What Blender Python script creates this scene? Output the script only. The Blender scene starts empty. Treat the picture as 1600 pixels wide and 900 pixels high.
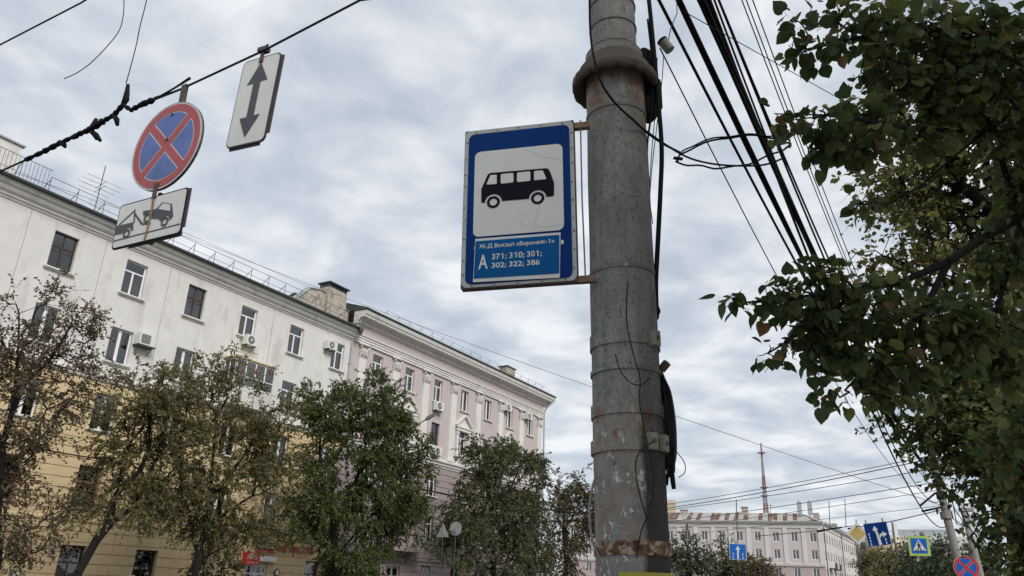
import bpy, math, random
import numpy as np
from mathutils import Matrix, Vector
random.seed(7); rng = np.random.default_rng(7)
S = bpy.context.scene
COL = S.collection

# ------------------------------------------------------------------ camera
FPX = 1220.0                                   # focal length in pixels of a 1600 px wide picture
PITCH = math.radians(20.974); ROLL = math.radians(2.305)
CAM = np.array([0, 0, 1.6])
_f = np.array([0, math.cos(PITCH), math.sin(PITCH)])
_r0 = np.array([1.0, 0, 0]); _u0 = np.array([0, -math.sin(PITCH), math.cos(PITCH)])
_R = math.cos(ROLL) * _r0 + math.sin(ROLL) * _u0
_U = -math.sin(ROLL) * _r0 + math.cos(ROLL) * _u0
cd = bpy.data.cameras.new('camera'); cam = bpy.data.objects.new('camera', cd); COL.objects.link(cam)
m = Matrix.Identity(4)
for i in range(3):
    m[i][0] = _R[i]; m[i][1] = _U[i]; m[i][2] = -_f[i]; m[i][3] = CAM[i]
cam.matrix_world = m
cd.sensor_width = 36; cd.lens = FPX / 1600 * 36; cd.clip_start = .05; cd.clip_end = 5000
S.camera = cam

# ------------------------------------------------------------------ world: overcast sky
SUN_AZ, SUN_EL = math.radians(150), math.radians(38)     # where the light comes from (clockwise from +Y)
w = bpy.data.worlds.new('World'); S.world = w; w.use_nodes = True
nt = w.node_tree; nt.nodes.clear()
def nd(t, **k):
    n = nt.nodes.new(t)
    for a, b in k.items():
        if a in ('loc',): continue
        setattr(n, a, b)
    return n
out = nd('ShaderNodeOutputWorld'); mixs = nd('ShaderNodeMixShader'); bg1 = nd('ShaderNodeBackground'); bg2 = nd('ShaderNodeBackground')
sky = nd('ShaderNodeTexSky', sky_type='NISHITA', sun_disc=False, sun_elevation=SUN_EL, sun_rotation=SUN_AZ)
nt.links.new(sky.outputs[0], bg1.inputs[0]); bg1.inputs[1].default_value = .06
tc = nd('ShaderNodeTexCoord'); sep = nd('ShaderNodeSeparateXYZ'); nt.links.new(tc.outputs['Generated'], sep.inputs[0])
mx = nd('ShaderNodeMath', operation='MAXIMUM'); nt.links.new(sep.outputs[2], mx.inputs[0]); mx.inputs[1].default_value = 0
ad = nd('ShaderNodeMath', operation='ADD'); nt.links.new(mx.outputs[0], ad.inputs[0]); ad.inputs[1].default_value = .16
dx = nd('ShaderNodeMath', operation='DIVIDE'); dy = nd('ShaderNodeMath', operation='DIVIDE')
nt.links.new(sep.outputs[0], dx.inputs[0]); nt.links.new(ad.outputs[0], dx.inputs[1])
nt.links.new(sep.outputs[1], dy.inputs[0]); nt.links.new(ad.outputs[0], dy.inputs[1])
cmb = nd('ShaderNodeCombineXYZ'); nt.links.new(dx.outputs[0], cmb.inputs[0]); nt.links.new(dy.outputs[0], cmb.inputs[1])
n1 = nd('ShaderNodeTexNoise'); n1.inputs['Scale'].default_value = 3.9; n1.inputs['Detail'].default_value = 9; n1.inputs['Roughness'].default_value = .54; n1.inputs['Distortion'].default_value = .25
n2 = nd('ShaderNodeTexNoise'); n2.inputs['Scale'].default_value = .55; n2.inputs['Detail'].default_value = 3
nt.links.new(cmb.outputs[0], n1.inputs['Vector']); nt.links.new(cmb.outputs[0], n2.inputs['Vector'])
mm = nd('ShaderNodeMix', data_type='FLOAT'); mm.inputs[0].default_value = .3
nt.links.new(n1.outputs[0], mm.inputs[2]); nt.links.new(n2.outputs[0], mm.inputs[3])
cr = nd('ShaderNodeValToRGB'); e = cr.color_ramp.elements
e[0].position = .38; e[0].color = (.325, .36, .412, 1); e[1].position = .60; e[1].color = (.575, .585, .60, 1)
k = e.new(.47); k.color = (.395, .43, .475, 1); k = e.new(.53); k.color = (.48, .50, .53, 1)
nt.links.new(mm.outputs[0], cr.inputs[0]); nt.links.new(cr.outputs[0], bg2.inputs[0]); bg2.inputs[1].default_value = 1.0
mixs.inputs[0].default_value = .9
nt.links.new(bg1.outputs[0], mixs.inputs[1]); nt.links.new(bg2.outputs[0], mixs.inputs[2]); nt.links.new(mixs.outputs[0], out.inputs[0])

# ------------------------------------------------------------------ sun (veiled by cloud)
sd = bpy.data.lights.new('sun', 'SUN'); sd.energy = 1.5; sd.angle = math.radians(25); sd.color = (1, .96, .9)
so = bpy.data.objects.new('sun', sd); COL.objects.link(so)
_s = Vector((math.sin(SUN_AZ) * math.cos(SUN_EL), math.cos(SUN_AZ) * math.cos(SUN_EL), math.sin(SUN_EL)))
so.rotation_euler = _s.to_track_quat('Z', 'Y').to_euler(); so.location = (20, -20, 40)
S.view_settings.view_transform = 'Standard'; S.view_settings.look = 'None'; S.view_settings.exposure = 0.75; S.view_settings.gamma = 1
S.render.engine = 'CYCLES'

# ------------------------------------------------------------------ pixel helpers (used to find real positions)
def ray(x, y): return _f + _R * (x - 800) / FPX + _U * (450 - y) / FPX
def proj(P):
    d = np.array(P) - CAM; z = d @ _f
    return 800 + FPX * (d @ _R) / z, 450 - FPX * (d @ _U) / z
def at_h(x, y, hd):                            # point on a pixel's ray at a horizontal distance
    d = ray(x, y); return CAM + d * (hd / math.hypot(d[0], d[1]))
def at_d(x, y, dist):
    d = ray(x, y); return CAM + d * (dist / np.linalg.norm(d))
AZ = math.radians(30.8); DIST = 34.0
SU = np.array([math.sin(AZ), math.cos(AZ), 0]); SN = np.array([-math.cos(AZ), math.sin(AZ), 0])   # along the street, across it
def at_n(x, y, n):                             # point on a pixel's ray at a distance across the street
    d = ray(x, y); return CAM + d * (n / (d @ SN))
def street(a, n, z=0): return SU * a + SN * n + np.array([0, 0, z])
ROT = math.pi / 2 - AZ

# ------------------------------------------------------------------ mesh helpers
class MB:
    def __init__(s): s.v = []; s.f = []
    def add(s, v, f):
        o = len(s.v); s.v += [tuple(map(float, p)) for p in v]; s.f += [tuple(i + o for i in q) for q in f]; return s
    def box(s, x0, x1, y0, y1, z0, z1):
        return s.add([(x0, y0, z0), (x1, y0, z0), (x1, y1, z0), (x0, y1, z0), (x0, y0, z1), (x1, y0, z1), (x1, y1, z1), (x0, y1, z1)],
                     [(0, 3, 2, 1), (4, 5, 6, 7), (0, 1, 5, 4), (1, 2, 6, 5), (2, 3, 7, 6), (3, 0, 4, 7)])
    def obox(s, c, ux, uy, uz, sx, sy, sz):    # oriented box
        c = np.array(c); ux, uy, uz = [np.array(q) for q in (ux, uy, uz)]
        p = [c + ux * a * sx / 2 + uy * b * sy / 2 + uz * d * sz / 2 for d in (-1, 1) for a, b in ((-1, -1), (1, -1), (1, 1), (-1, 1))]
        return s.add(p, [(0, 3, 2, 1), (4, 5, 6, 7), (0, 1, 5, 4), (1, 2, 6, 5), (2, 3, 7, 6), (3, 0, 4, 7)])
    def bar(s, a, b, w, t, up=(0, 0, 1)):
        a, b, up = np.array(a, float), np.array(b, float), np.array(up, float); d = b - a; L = np.linalg.norm(d); d /= L
        sx = np.cross(d, up); sx /= max(1e-9, np.linalg.norm(sx)); sy = np.cross(sx, d)
        return s.obox((a + b) / 2, d, sx, sy, L, w, t)
    def tube(s, pts, r, n=8, cap=True):
        pts = [np.array(p, float) for p in pts]; N = len(pts); rs = r if hasattr(r, '__len__') else [r] * N
        o = len(s.v); prev = None
        for i in range(N):
            d = pts[min(i + 1, N - 1)] - pts[max(i - 1, 0)]; d /= max(1e-9, np.linalg.norm(d))
            if prev is None:
                a = np.array([0, 0, 1.]) if abs(d[2]) < .9 else np.array([1., 0, 0]); x = np.cross(d, a)
            else: x = prev - d * (prev @ d)
            x /= max(1e-9, np.linalg.norm(x)); y = np.cross(d, x); prev = x
            for k in range(n):
                t = 2 * math.pi * k / n; s.v.append(tuple(pts[i] + (x * math.cos(t) + y * math.sin(t)) * rs[i]))
        for i in range(N - 1):
            for k in range(n):
                s.f.append((o + i * n + k, o + i * n + (k + 1) % n, o + (i + 1) * n + (k + 1) % n, o + (i + 1) * n + k))
        if cap: s.f.append(tuple(o + k for k in range(n - 1, -1, -1))); s.f.append(tuple(o + (N - 1) * n + k for k in range(n)))
        return s
    def lathe(s, prof, n=32, c=(0, 0), a0=0, a1=2 * math.pi):
        o = len(s.v); full = abs(a1 - a0 - 2 * math.pi) < 1e-6; m_ = n if full else n + 1
        for r, z in prof:
            for k in range(m_):
                t = a0 + (a1 - a0) * k / n; s.v.append((c[0] + r * math.cos(t), c[1] + r * math.sin(t), z))
        for i in range(len(prof) - 1):
            for k in range(n):
                k2 = (k + 1) % m_
                s.f.append((o + i * m_ + k, o + i * m_ + k2, o + (i + 1) * m_ + k2, o + (i + 1) * m_ + k))
        return s
    def prism(s, poly, z0, z1):                # 2-D outline extruded along local z
        n = len(poly); o = len(s.v)
        s.v += [(x, y, z0) for x, y in poly] + [(x, y, z1) for x, y in poly]
        s.f.append(tuple(o + i for i in range(n - 1, -1, -1))); s.f.append(tuple(o + n + i for i in range(n)))
        for i in range(n): s.f.append((o + i, o + (i + 1) % n, o + n + (i + 1) % n, o + n + i))
        return s
    def build(s, name, mat, parent=None, smooth=False, loc=None):
        me = bpy.data.meshes.new(name); me.from_pydata(s.v, [], s.f); me.update()
        if mat: me.materials.append(mat)
        if smooth: me.polygons.foreach_set('use_smooth', [True] * len(me.polygons))
        return link(name, me, parent, loc)
def link(name, me, parent=None, loc=None):
    o = bpy.data.objects.new(name, me); COL.objects.link(o)
    if parent: o.parent = parent
    if loc is not None: o.location = loc
    return o
def tag(o, label, cat, group=None, kind=None):
    if label: o['label'] = label
    if cat: o['category'] = cat
    if group: o['group'] = group
    if kind: o['kind'] = kind
    return o
def thing(name, label, cat, loc=(0, 0, 0), rz=0, group=None, mat4=None):
    o = bpy.data.objects.new(name, None); COL.objects.link(o); o.empty_display_size = .2
    if mat4 is not None: o.matrix_world = mat4
    else: o.location = loc; o.rotation_euler = (0, 0, rz)
    return tag(o, label, cat, group)
def struct(o): o['kind'] = 'structure'; return o
def circle(cx, cy, r, n=32, a0=0, a1=2 * math.pi): return [(cx + r * math.cos(a0 + (a1 - a0) * i / n), cy + r * math.sin(a0 + (a1 - a0) * i / n)) for i in range(n)]
def rrect(x0, x1, y0, y1, r, n=5):
    p = []
    for cx, cy, a in ((x1 - r, y1 - r, 0), (x0 + r, y1 - r, 90), (x0 + r, y0 + r, 180), (x1 - r, y0 + r, 270)):
        for i in range(n + 1):
            t = math.radians(a + 90 * i / n); p.append((cx + r * math.cos(t), cy + r * math.sin(t)))
    return p
_GL = {}
def _outline(txt, bold):                       # one string as flat mesh data
    cu = bpy.data.curves.new('lettering', 'FONT'); cu.body = txt; cu.size = 1; cu.offset = bold; cu.resolution_u = 5; cu.fill_mode = 'FRONT'
    o = bpy.data.objects.new('lettering', cu); COL.objects.link(o)
    dg = bpy.context.evaluated_depsgraph_get(); me = bpy.data.meshes.new_from_object(o.evaluated_get(dg), depsgraph=dg)
    co = np.empty(len(me.vertices) * 3); me.vertices.foreach_get('co', co); fs = [tuple(p.vertices) for p in me.polygons]
    bpy.data.objects.remove(o); bpy.data.meshes.remove(me); return co.reshape(-1, 3)[:, :2], fs
def _glyph(ch, bold):
    if (ch, bold) not in _GL:
        lat = {'А': 'A', 'В': 'B', 'о': 'o', 'р': 'p', 'е': 'e', 'а': 'a', 'О': 'O', 'С': 'C', 'Т': 'T', 'К': 'K', 'М': 'M', 'Е': 'E', 'х': 'x'}.get(ch, ch)   # same shapes, cleaner outlines
        if ch == 'н':                          # drawn by hand: two stems and a bar
            h_ = _outline('x', 0)[0][:, 1].max(); w_ = .085 + 2 * bold; v = [(.05, 0), (.05 + w_, 0), (.05 + w_, h_), (.05, h_), (.37, 0), (.37 + w_, 0), (.37 + w_, h_), (.37, h_), (.05 + w_, h_ * .44), (.37, h_ * .44), (.37, h_ * .60), (.05 + w_, h_ * .60)]; f = [(0, 1, 2, 3), (4, 5, 6, 7), (8, 9, 10, 11)]
            _GL[(ch, bold)] = (np.array(v), f, .42 + w_, 0); return _GL[(ch, bold)]
        ch0, ch = ch, lat
        v, f = _outline(ch, bold); v = [tuple(p) for p in v]
        if ch == '1':                          # flag of the figure one
            x0 = min(p[0] for p in v); y1 = max(p[1] for p in v); n = len(v); v += [(x0 - .15, y1 - .20), (x0 - .15, y1 - .11), (x0 + .0, y1), (x0 + .0, y1 - .12)]; f = f + [(n, n + 3, n + 2, n + 1)]
        adv = _outline(ch + 'Н', 0)[0][:, 0].max() - _outline('Н', 0)[0][:, 0].max() + (.1 if ch == '1' else 0)
        ch = ch0; _GL[(ch, bold)] = (np.array(v), f, adv, .1 if ch == '1' else 0)
    return _GL[(ch, bold)]
for _t, _b in (('АВТОЗПЧСИ', .010), ('КОЛЕСА', .010), ('ЗАПЧАСТИ', .004), ('ЗАПЧСТИМЛ', .008), ('Ж-ДВокзал«Воронеж-1»', .012), ('А371;0268', .014), ('Iх', .010)):
    for _c in _t: _glyph(_c, _b)             # while the scene is still small
def text_mesh(txt, x0, x1, y0, y1, z, bold=.006):   # lettering fitted into a box of the sign plane, glyph by glyph
    V, F, pen = [], [], 0
    for ch in txt:
        if ch == ' ': pen += .24; continue
        v, f, adv, sh = _glyph(ch, bold); o = len(V); V += [(p[0] + pen + sh, p[1]) for p in v]; F += [tuple(q + o for q in g_) for g_ in f]; pen += adv
    V = np.array(V); mn, mx_ = V.min(0), V.max(0); cap = .7
    V = (V - mn) / (mx_ - mn) * np.array([x1 - x0, y1 - y0]) + np.array([x0, y0])
    me = bpy.data.meshes.new('lettering'); me.from_pydata([(a, b, z) for a, b in V], [], F); me.update(); return me
def lettering(txt, x0, x1, y0, y1, z, mat, parent, bold=.010):
    me = text_mesh(txt, x0, x1, y0, y1, z, bold); me.materials.append(mat)
    return link('lettering', me, parent)

# ------------------------------------------------------------------ materials
def mat(name, col, rough=.8, var=.12, scale=6, metal=0, bump=0, bscale=40, spec=.4, stain=None, streak=0):
    M = bpy.data.materials.new(name); M.use_nodes = True; t = M.node_tree; b = t.nodes['Principled BSDF']
    b.inputs['Roughness'].default_value = rough; b.inputs['Metallic'].default_value = metal; b.inputs['Specular IOR Level'].default_value = spec
    tc = t.nodes.new('ShaderNodeTexCoord'); no = t.nodes.new('ShaderNodeTexNoise'); no.inputs['Scale'].default_value = scale; no.inputs['Detail'].default_value = 6; no.inputs['Roughness'].default_value = .6
    t.links.new(tc.outputs['Object'], no.inputs['Vector'])
    cr = t.nodes.new('ShaderNodeValToRGB'); e = cr.color_ramp.elements
    e[0].position = .3; e[1].position = .7
    e[0].color = tuple(max(0, c * (1 - var)) for c in col) + (1,); e[1].color = tuple(min(1, c * (1 + var)) for c in col) + (1,)
    t.links.new(no.outputs[0], cr.inputs[0]); last = cr.outputs[0]
    if stain:                                  # (colour, noise scale, threshold, strength)
        sc, ss, th, st = stain
        mp = t.nodes.new('ShaderNodeMapping'); t.links.new(tc.outputs['Object'], mp.inputs[0]); mp.inputs['Scale'].default_value = (1, 1, .35 if streak else 1)
        n2 = t.nodes.new('ShaderNodeTexNoise'); n2.inputs['Scale'].default_value = ss; n2.inputs['Detail'].default_value = 8; n2.inputs['Roughness'].default_value = .65
        t.links.new(mp.outputs[0], n2.inputs['Vector'])
        c2 = t.nodes.new('ShaderNodeValToRGB'); c2.color_ramp.elements[0].position = th; c2.color_ramp.elements[1].position = min(1, th + .1)
        c2.color_ramp.elements[0].color = (0, 0, 0, 1); c2.color_ramp.elements[1].color = (st, st, st, 1)
        t.links.new(n2.outputs[0], c2.inputs[0])
        mi = t.nodes.new('ShaderNodeMix'); mi.data_type = 'RGBA'; t.links.new(c2.outputs[0], mi.inputs[0]); t.links.new(last, mi.inputs[6]); mi.inputs[7].default_value = tuple(sc) + (1,)
        last = mi.outputs[2]
    t.links.new(last, b.inputs['Base Color'])
    if bump:
        bn = t.nodes.new('ShaderNodeTexNoise'); bn.inputs['Scale'].default_value = bscale; bn.inputs['Detail'].default_value = 5; t.links.new(tc.outputs['Object'], bn.inputs['Vector'])
        bp = t.nodes.new('ShaderNodeBump'); bp.inputs['Strength'].default_value = bump; bp.inputs['Distance'].default_value = .02
        t.links.new(bn.outputs[0], bp.inputs['Height']); t.links.new(bp.outputs[0], b.inputs['Normal'])
    return M
def leafmat(name, ramp, trans=.3, rough=.5):
    M = bpy.data.materials.new(name); M.use_nodes = True; t = M.node_tree; b = t.nodes['Principled BSDF']
    g = t.nodes.new('ShaderNodeNewGeometry'); cr = t.nodes.new('ShaderNodeValToRGB'); cr.color_ramp.interpolation = 'LINEAR'
    e = cr.color_ramp.elements; e[0].position = ramp[0][0]; e[0].color = ramp[0][1] + (1,); e[1].position = ramp[-1][0]; e[1].color = ramp[-1][1] + (1,)
    for p, c in ramp[1:-1]: q = e.new(p); q.color = c + (1,)
    t.links.new(g.outputs['Random Per Island'], cr.inputs[0])
    t.links.new(cr.outputs[0], b.inputs['Base Color']); b.inputs['Roughness'].default_value = rough; b.inputs['Specular IOR Level'].default_value = .35
    tr = t.nodes.new('ShaderNodeBsdfTranslucent'); t.links.new(cr.outputs[0], tr.inputs[0])
    ms = t.nodes.new('ShaderNodeMixShader'); ms.inputs[0].default_value = trans
    o = t.nodes['Material Output']; t.links.new(b.outputs[0], ms.inputs[1]); t.links.new(tr.outputs[0], ms.inputs[2]); t.links.new(ms.outputs[0], o.inputs[0])
    return M
def glassmat(name, tint=(.75, .82, .85)):
    M = bpy.data.materials.new(name); M.use_nodes = True; t = M.node_tree; t.nodes.remove(t.nodes['Principled BSDF'])
    tr = t.nodes.new('ShaderNodeBsdfTransparent'); tr.inputs[0].default_value = tint + (1,); gl = t.nodes.new('ShaderNodeBsdfGlossy'); gl.inputs['Roughness'].default_value = .03
    tc = t.nodes.new('ShaderNodeTexCoord'); no = t.nodes.new('ShaderNodeTexNoise'); no.inputs['Scale'].default_value = 1.3; t.links.new(tc.outputs['Object'], no.inputs['Vector'])
    bp = t.nodes.new('ShaderNodeBump'); bp.inputs['Strength'].default_value = .06; bp.inputs['Distance'].default_value = .1; t.links.new(no.outputs[0], bp.inputs['Height']); t.links.new(bp.outputs[0], gl.inputs['Normal'])
    fr = t.nodes.new('ShaderNodeFresnel'); fr.inputs[0].default_value = 2.3
    ms = t.nodes.new('ShaderNodeMixShader'); t.links.new(fr.outputs[0], ms.inputs[0]); t.links.new(tr.outputs[0], ms.inputs[1]); t.links.new(gl.outputs[0], ms.inputs[2]); t.links.new(ms.outputs[0], t.nodes['Material Output'].inputs[0])
    return M
X = {}
X['asphalt'] = mat('asphalt', (.055, .055, .057), .9, .2, 3, bump=.3, bscale=120)
X['pave'] = mat('paving', (.2, .19, .18), .9, .15, 4, bump=.2)
X['kerb'] = mat('kerb_stone', (.33, .32, .3), .85, .12, 8)
X['soil'] = mat('soil', (.1, .085, .06), .95, .25, 4)
X['white_plaster'] = mat('white_plaster', (.655, .64, .61), .9, .06, 1.6, bump=.15, bscale=10, stain=((.46, .44, .40), .9, .53, .55), streak=1)
X['yellow_plaster'] = mat('yellow_plaster', (.64, .50, .295), .9, .06, 2.0, bump=.1, bscale=16, stain=((.52, .41, .25), .9, .55, .6), streak=1)
X['yellow_joint'] = mat('yellow_joint', (.38, .29, .17), .95, .1, 5)
X['trim_white'] = mat('trim_white', (.68, .66, .62), .85, .07, 2, stain=((.42, .40, .37), 1.2, .56, .55), streak=1)
X['pink_plaster'] = mat('pink_plaster', (.50, .435, .427), .9, .05, 1.4, bump=.1, bscale=14, stain=((.42, .385, .38), .8, .55, .5), streak=1)
X['mauve_plaster'] = mat('mauve_plaster', (.34, .285, .28), .9, .07, 1.6, stain=((.31, .24, .235), 1, .54, .6), streak=1)
X['mauve_joint'] = mat('mauve_joint', (.2, .14, .14), .95, .1, 5)
X['roof_dark'] = mat('roof_sheet', (.075, .088, .088), .5, .15, 2, metal=.3)
X['pipe'] = mat('galvanised', (.42, .45, .46), .45, .12, 4, metal=.5)
X['rail'] = mat('rail_steel', (.10, .10, .10), .6, .2, 8, metal=.4)
X['brickish'] = mat('old_render', (.42, .37, .31), .95, .2, 2.5, bump=.4, bscale=12, stain=((.2, .17, .14), 2, .52, .8))
X['pvc'] = mat('white_pvc', (.78, .79, .80), .35, .03, 3)
X['old_wood'] = mat('old_brown_wood', (.058, .038, .03), .7, .25, 9)
X['old_wood2'] = mat('red_brown_wood', (.19, .085, .06), .7, .2, 9)
X['dark_frame'] = mat('dark_frame', (.03, .03, .032), .5, .1, 5)
X['curtain'] = mat('curtain', (.60, .60, .60), .95, .1, 3)
X['curtain_dk'] = mat('dull_curtain', (.30, .295, .29), .95, .15, 3)
X['curtain_warm'] = mat('warm_curtain', (.52, .44, .33), .95, .15, 3)
X['room'] = mat('dark_room', (.045, .045, .05), .95, .2, .7)
X['glass'] = glassmat('window_glass')
X['ac'] = mat('ac_casing', (.66, .66, .63), .5, .06, 5)
X['ac_dark'] = mat('ac_grille', (.05, .05, .05), .6, .1, 9)
X['cable'] = mat('black_cable', (.009, .009, .010), .8, .2, 20, spec=.15)
X['cable_sheen'] = mat('worn_cable', (.014, .014, .015), .45, .3, 30, spec=.5)
X['wire'] = mat('dark_wire', (.02, .02, .021), .7, .2, 20, spec=.2)
X['grey_wire'] = mat('grey_wire', (.16, .165, .17), .5, .15, 20)
X['bark'] = mat('dark_bark', (.010, .009, .0085), .95, .35, 12, bump=.6, bscale=30)
X['bark_n'] = mat('near_bark', (.008, .007, .0065), .95, .3, 25, bump=.5, bscale=60)
X['steel_dark'] = mat('dark_steel', (.09, .08, .075), .6, .3, 14, metal=.5, stain=((.17, .07, .03), 9, .52, .8))
X['sign_back'] = mat('sign_back', (.40, .42, .43), .5, .1, 5, metal=.3)
X['sign_white'] = mat('sign_white', (.66, .66, .63), .45, .06, 5, stain=((.47, .46, .41), 4, .58, .5), streak=1)
X['sign_grey'] = mat('sign_border', (.42, .43, .42), .5, .1, 9, stain=((.22, .2, .18), 14, .62, .7))
X['sign_blue'] = mat('sign_blue', (.003, .034, .165), .6, .08, 4, spec=.08)
X['plate_blue'] = mat('plate_blue', (.004, .095, .28), .6, .05, 5, spec=.08)
X['ns_blue'] = mat('faded_blue', (.085, .135, .36), .35, .22, 6, stain=((.22, .26, .40), 5, .60, .5))
X['ns_red'] = mat('faded_red', (.37, .065, .07), .4, .10, 5, stain=((.45, .15, .14), 7, .62, .5))
X['red'] = mat('sign_red', (.55, .03, .03), .4, .08, 5)
X['blue2'] = mat('bright_blue', (.01, .12, .48), .4, .05, 5)
X['black'] = mat('pictogram_black', (.006, .007, .014), .6, .1, 8, spec=.1)
X['pict_grey'] = mat('pictogram_grey', (.065, .065, .075), .5, .15, 12)
X['lime'] = mat('lime_sheet', (.40, .55, .12), .4, .05, 5)
X['amber'] = mat('amber_sheet', (.55, .38, .12), .4, .05, 5)
X['rust_drip'] = mat('rust_drip', (.30, .17, .07), .8, .3, 20)
X['pole_conc'] = mat('far_pole_concrete', (.23, .215, .195), .9, .15, 3, bump=.3, stain=((.22, .2, .18), 2, .55, .6))
X['mast_red'] = mat('mast_red', (.27, .15, .14), .6, .1, 3)  # both mast colours greyed, distance haze put into the colour
X['mast_white'] = mat('mast_white', (.36, .375, .39), .6, .1, 3)
X['far_pink'] = mat('far_pink', (.54, .485, .475), .9, .05, .4)
X['far_white'] = mat('far_white', (.62, .60, .58), .9, .05, .4)
X['far_lower'] = mat('far_lower', (.45, .365, .36), .9, .06, .4)
X['far_roof'] = mat('rusty_roof_sheet', (.125, .068, .048), .8, .2, .5, stain=((.55, .52, .49), .8, .56, .9))
X['far_roof2'] = mat('whitish_roof_sheet', (.36, .35, .33), .7, .15, .5, stain=((.30, .15, .09), .6, .6, .9))
X['far_glass'] = mat('far_pane', (.09, .10, .11), .15, .3, .3, spec=.6)
X['far_conc'] = mat('far_concrete', (.60, .60, .58), .9, .08, .1)
X['beige'] = mat('far_beige', (.55, .44, .32), .9, .06, .3)
X['yellow_tape'] = mat('yellow_tape', (.36, .32, .04), .6, .15, 9)

# ================================================================== SETTING: ground, road, pavements
def ground_poly(name, pts, z, mt):
    mb = MB(); mb.add([(p[0], p[1], z) for p in pts], [tuple(range(len(pts)))]); return struct(mb.build(name, mt))
g = MB(); g.add([(-3000, -3000, -.14), (3000, -3000, -.14), (3000, 3000, -.14), (-3000, 3000, -.14)], [(0, 1, 2, 3)]); struct(g.build('ground', X['soil']))
ground_poly('road', [street(-60, 2.4), street(140, 2.4), street(140, 26.5), street(-60, 26.5)][::-1], -.12, X['asphalt'])
for nm, n0, n1 in (('pavement_near', -6, 2.2), ('pavement_far', 26.7, 40)):
    mb = MB(); p = [street(-60, n0), street(140, n0), street(140, n1), street(-60, n1)][::-1]
    mb.add([(q[0], q[1], 0) for q in p] + [(q[0], q[1], -.13) for q in p], [(0, 1, 2, 3), (0, 4, 5, 1), (1, 5, 6, 2), (2, 6, 7, 3), (3, 7, 4, 0)]); struct(mb.build(nm, X['pave']))
for nm, n0 in (('kerb_near', 2.2), ('kerb_far', 26.5)):
    mb = MB(); c = street(40, n0 + .1); mb.obox((c[0], c[1], -.06), SU, SN, (0, 0, 1), 200, .2, .15); struct(mb.build(nm, X['kerb']))
mk = MB()
for i in range(24):
    c = street(-50 + i * 8, 14.5); mk.obox((c[0], c[1], -.114), SU, SN, (0, 0, 1), 3, .15, .004)
o = struct(mk.build('lane_marking', mat('road_paint', (.7, .7, .68), .7))); 

# ================================================================== BUILDINGS
def facade(parent, name, x0, x1, z0, z1, holes, mt, depth=.28, y=0.0, side=True, thick=.4):
    """wall sheet in the local xz plane with real openings, reveals and end returns"""
    xs = sorted({x0, x1, *[h[0] for h in holes], *[h[1] for h in holes]}); zs = sorted({z0, z1, *[h[2] for h in holes], *[h[3] for h in holes]})
    xs = [q for q in xs if x0 <= q <= x1]; zs = [q for q in zs if z0 <= q <= z1]
    mb = MB()
    for i in range(len(xs) - 1):
        for j in range(len(zs) - 1):
            cx, cz = (xs[i] + xs[i + 1]) / 2, (zs[j] + zs[j + 1]) / 2
            if any(h[0] < cx < h[1] and h[2] < cz < h[3] for h in holes): continue
            mb.add([(xs[i], y, zs[j]), (xs[i + 1], y, zs[j]), (xs[i + 1], y, zs[j + 1]), (xs[i], y, zs[j + 1])], [(0, 1, 2, 3)])
    for a, b, c, d in holes:
        if b <= x0 or a >= x1 or d <= z0 or c >= z1: continue
        P = [(a, c), (b, c), (b, d), (a, d)]
        for k in range(4):
            p, q = P[k], P[(k + 1) % 4]
            mb.add([(p[0], y, p[1]), (q[0], y, q[1]), (q[0], y + depth, q[1]), (p[0], y + depth, p[1])], [(0, 3, 2, 1)])
    for xx, fl in ((x0, 0), (x1, 1)):
        mb.add([(xx, y, z0), (xx, y + 12, z0), (xx, y + 12, z1), (xx, y, z1)], [(0, 1, 2, 3) if fl else (3, 2, 1, 0)])
    return mb.build(name, mt, parent)
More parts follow.
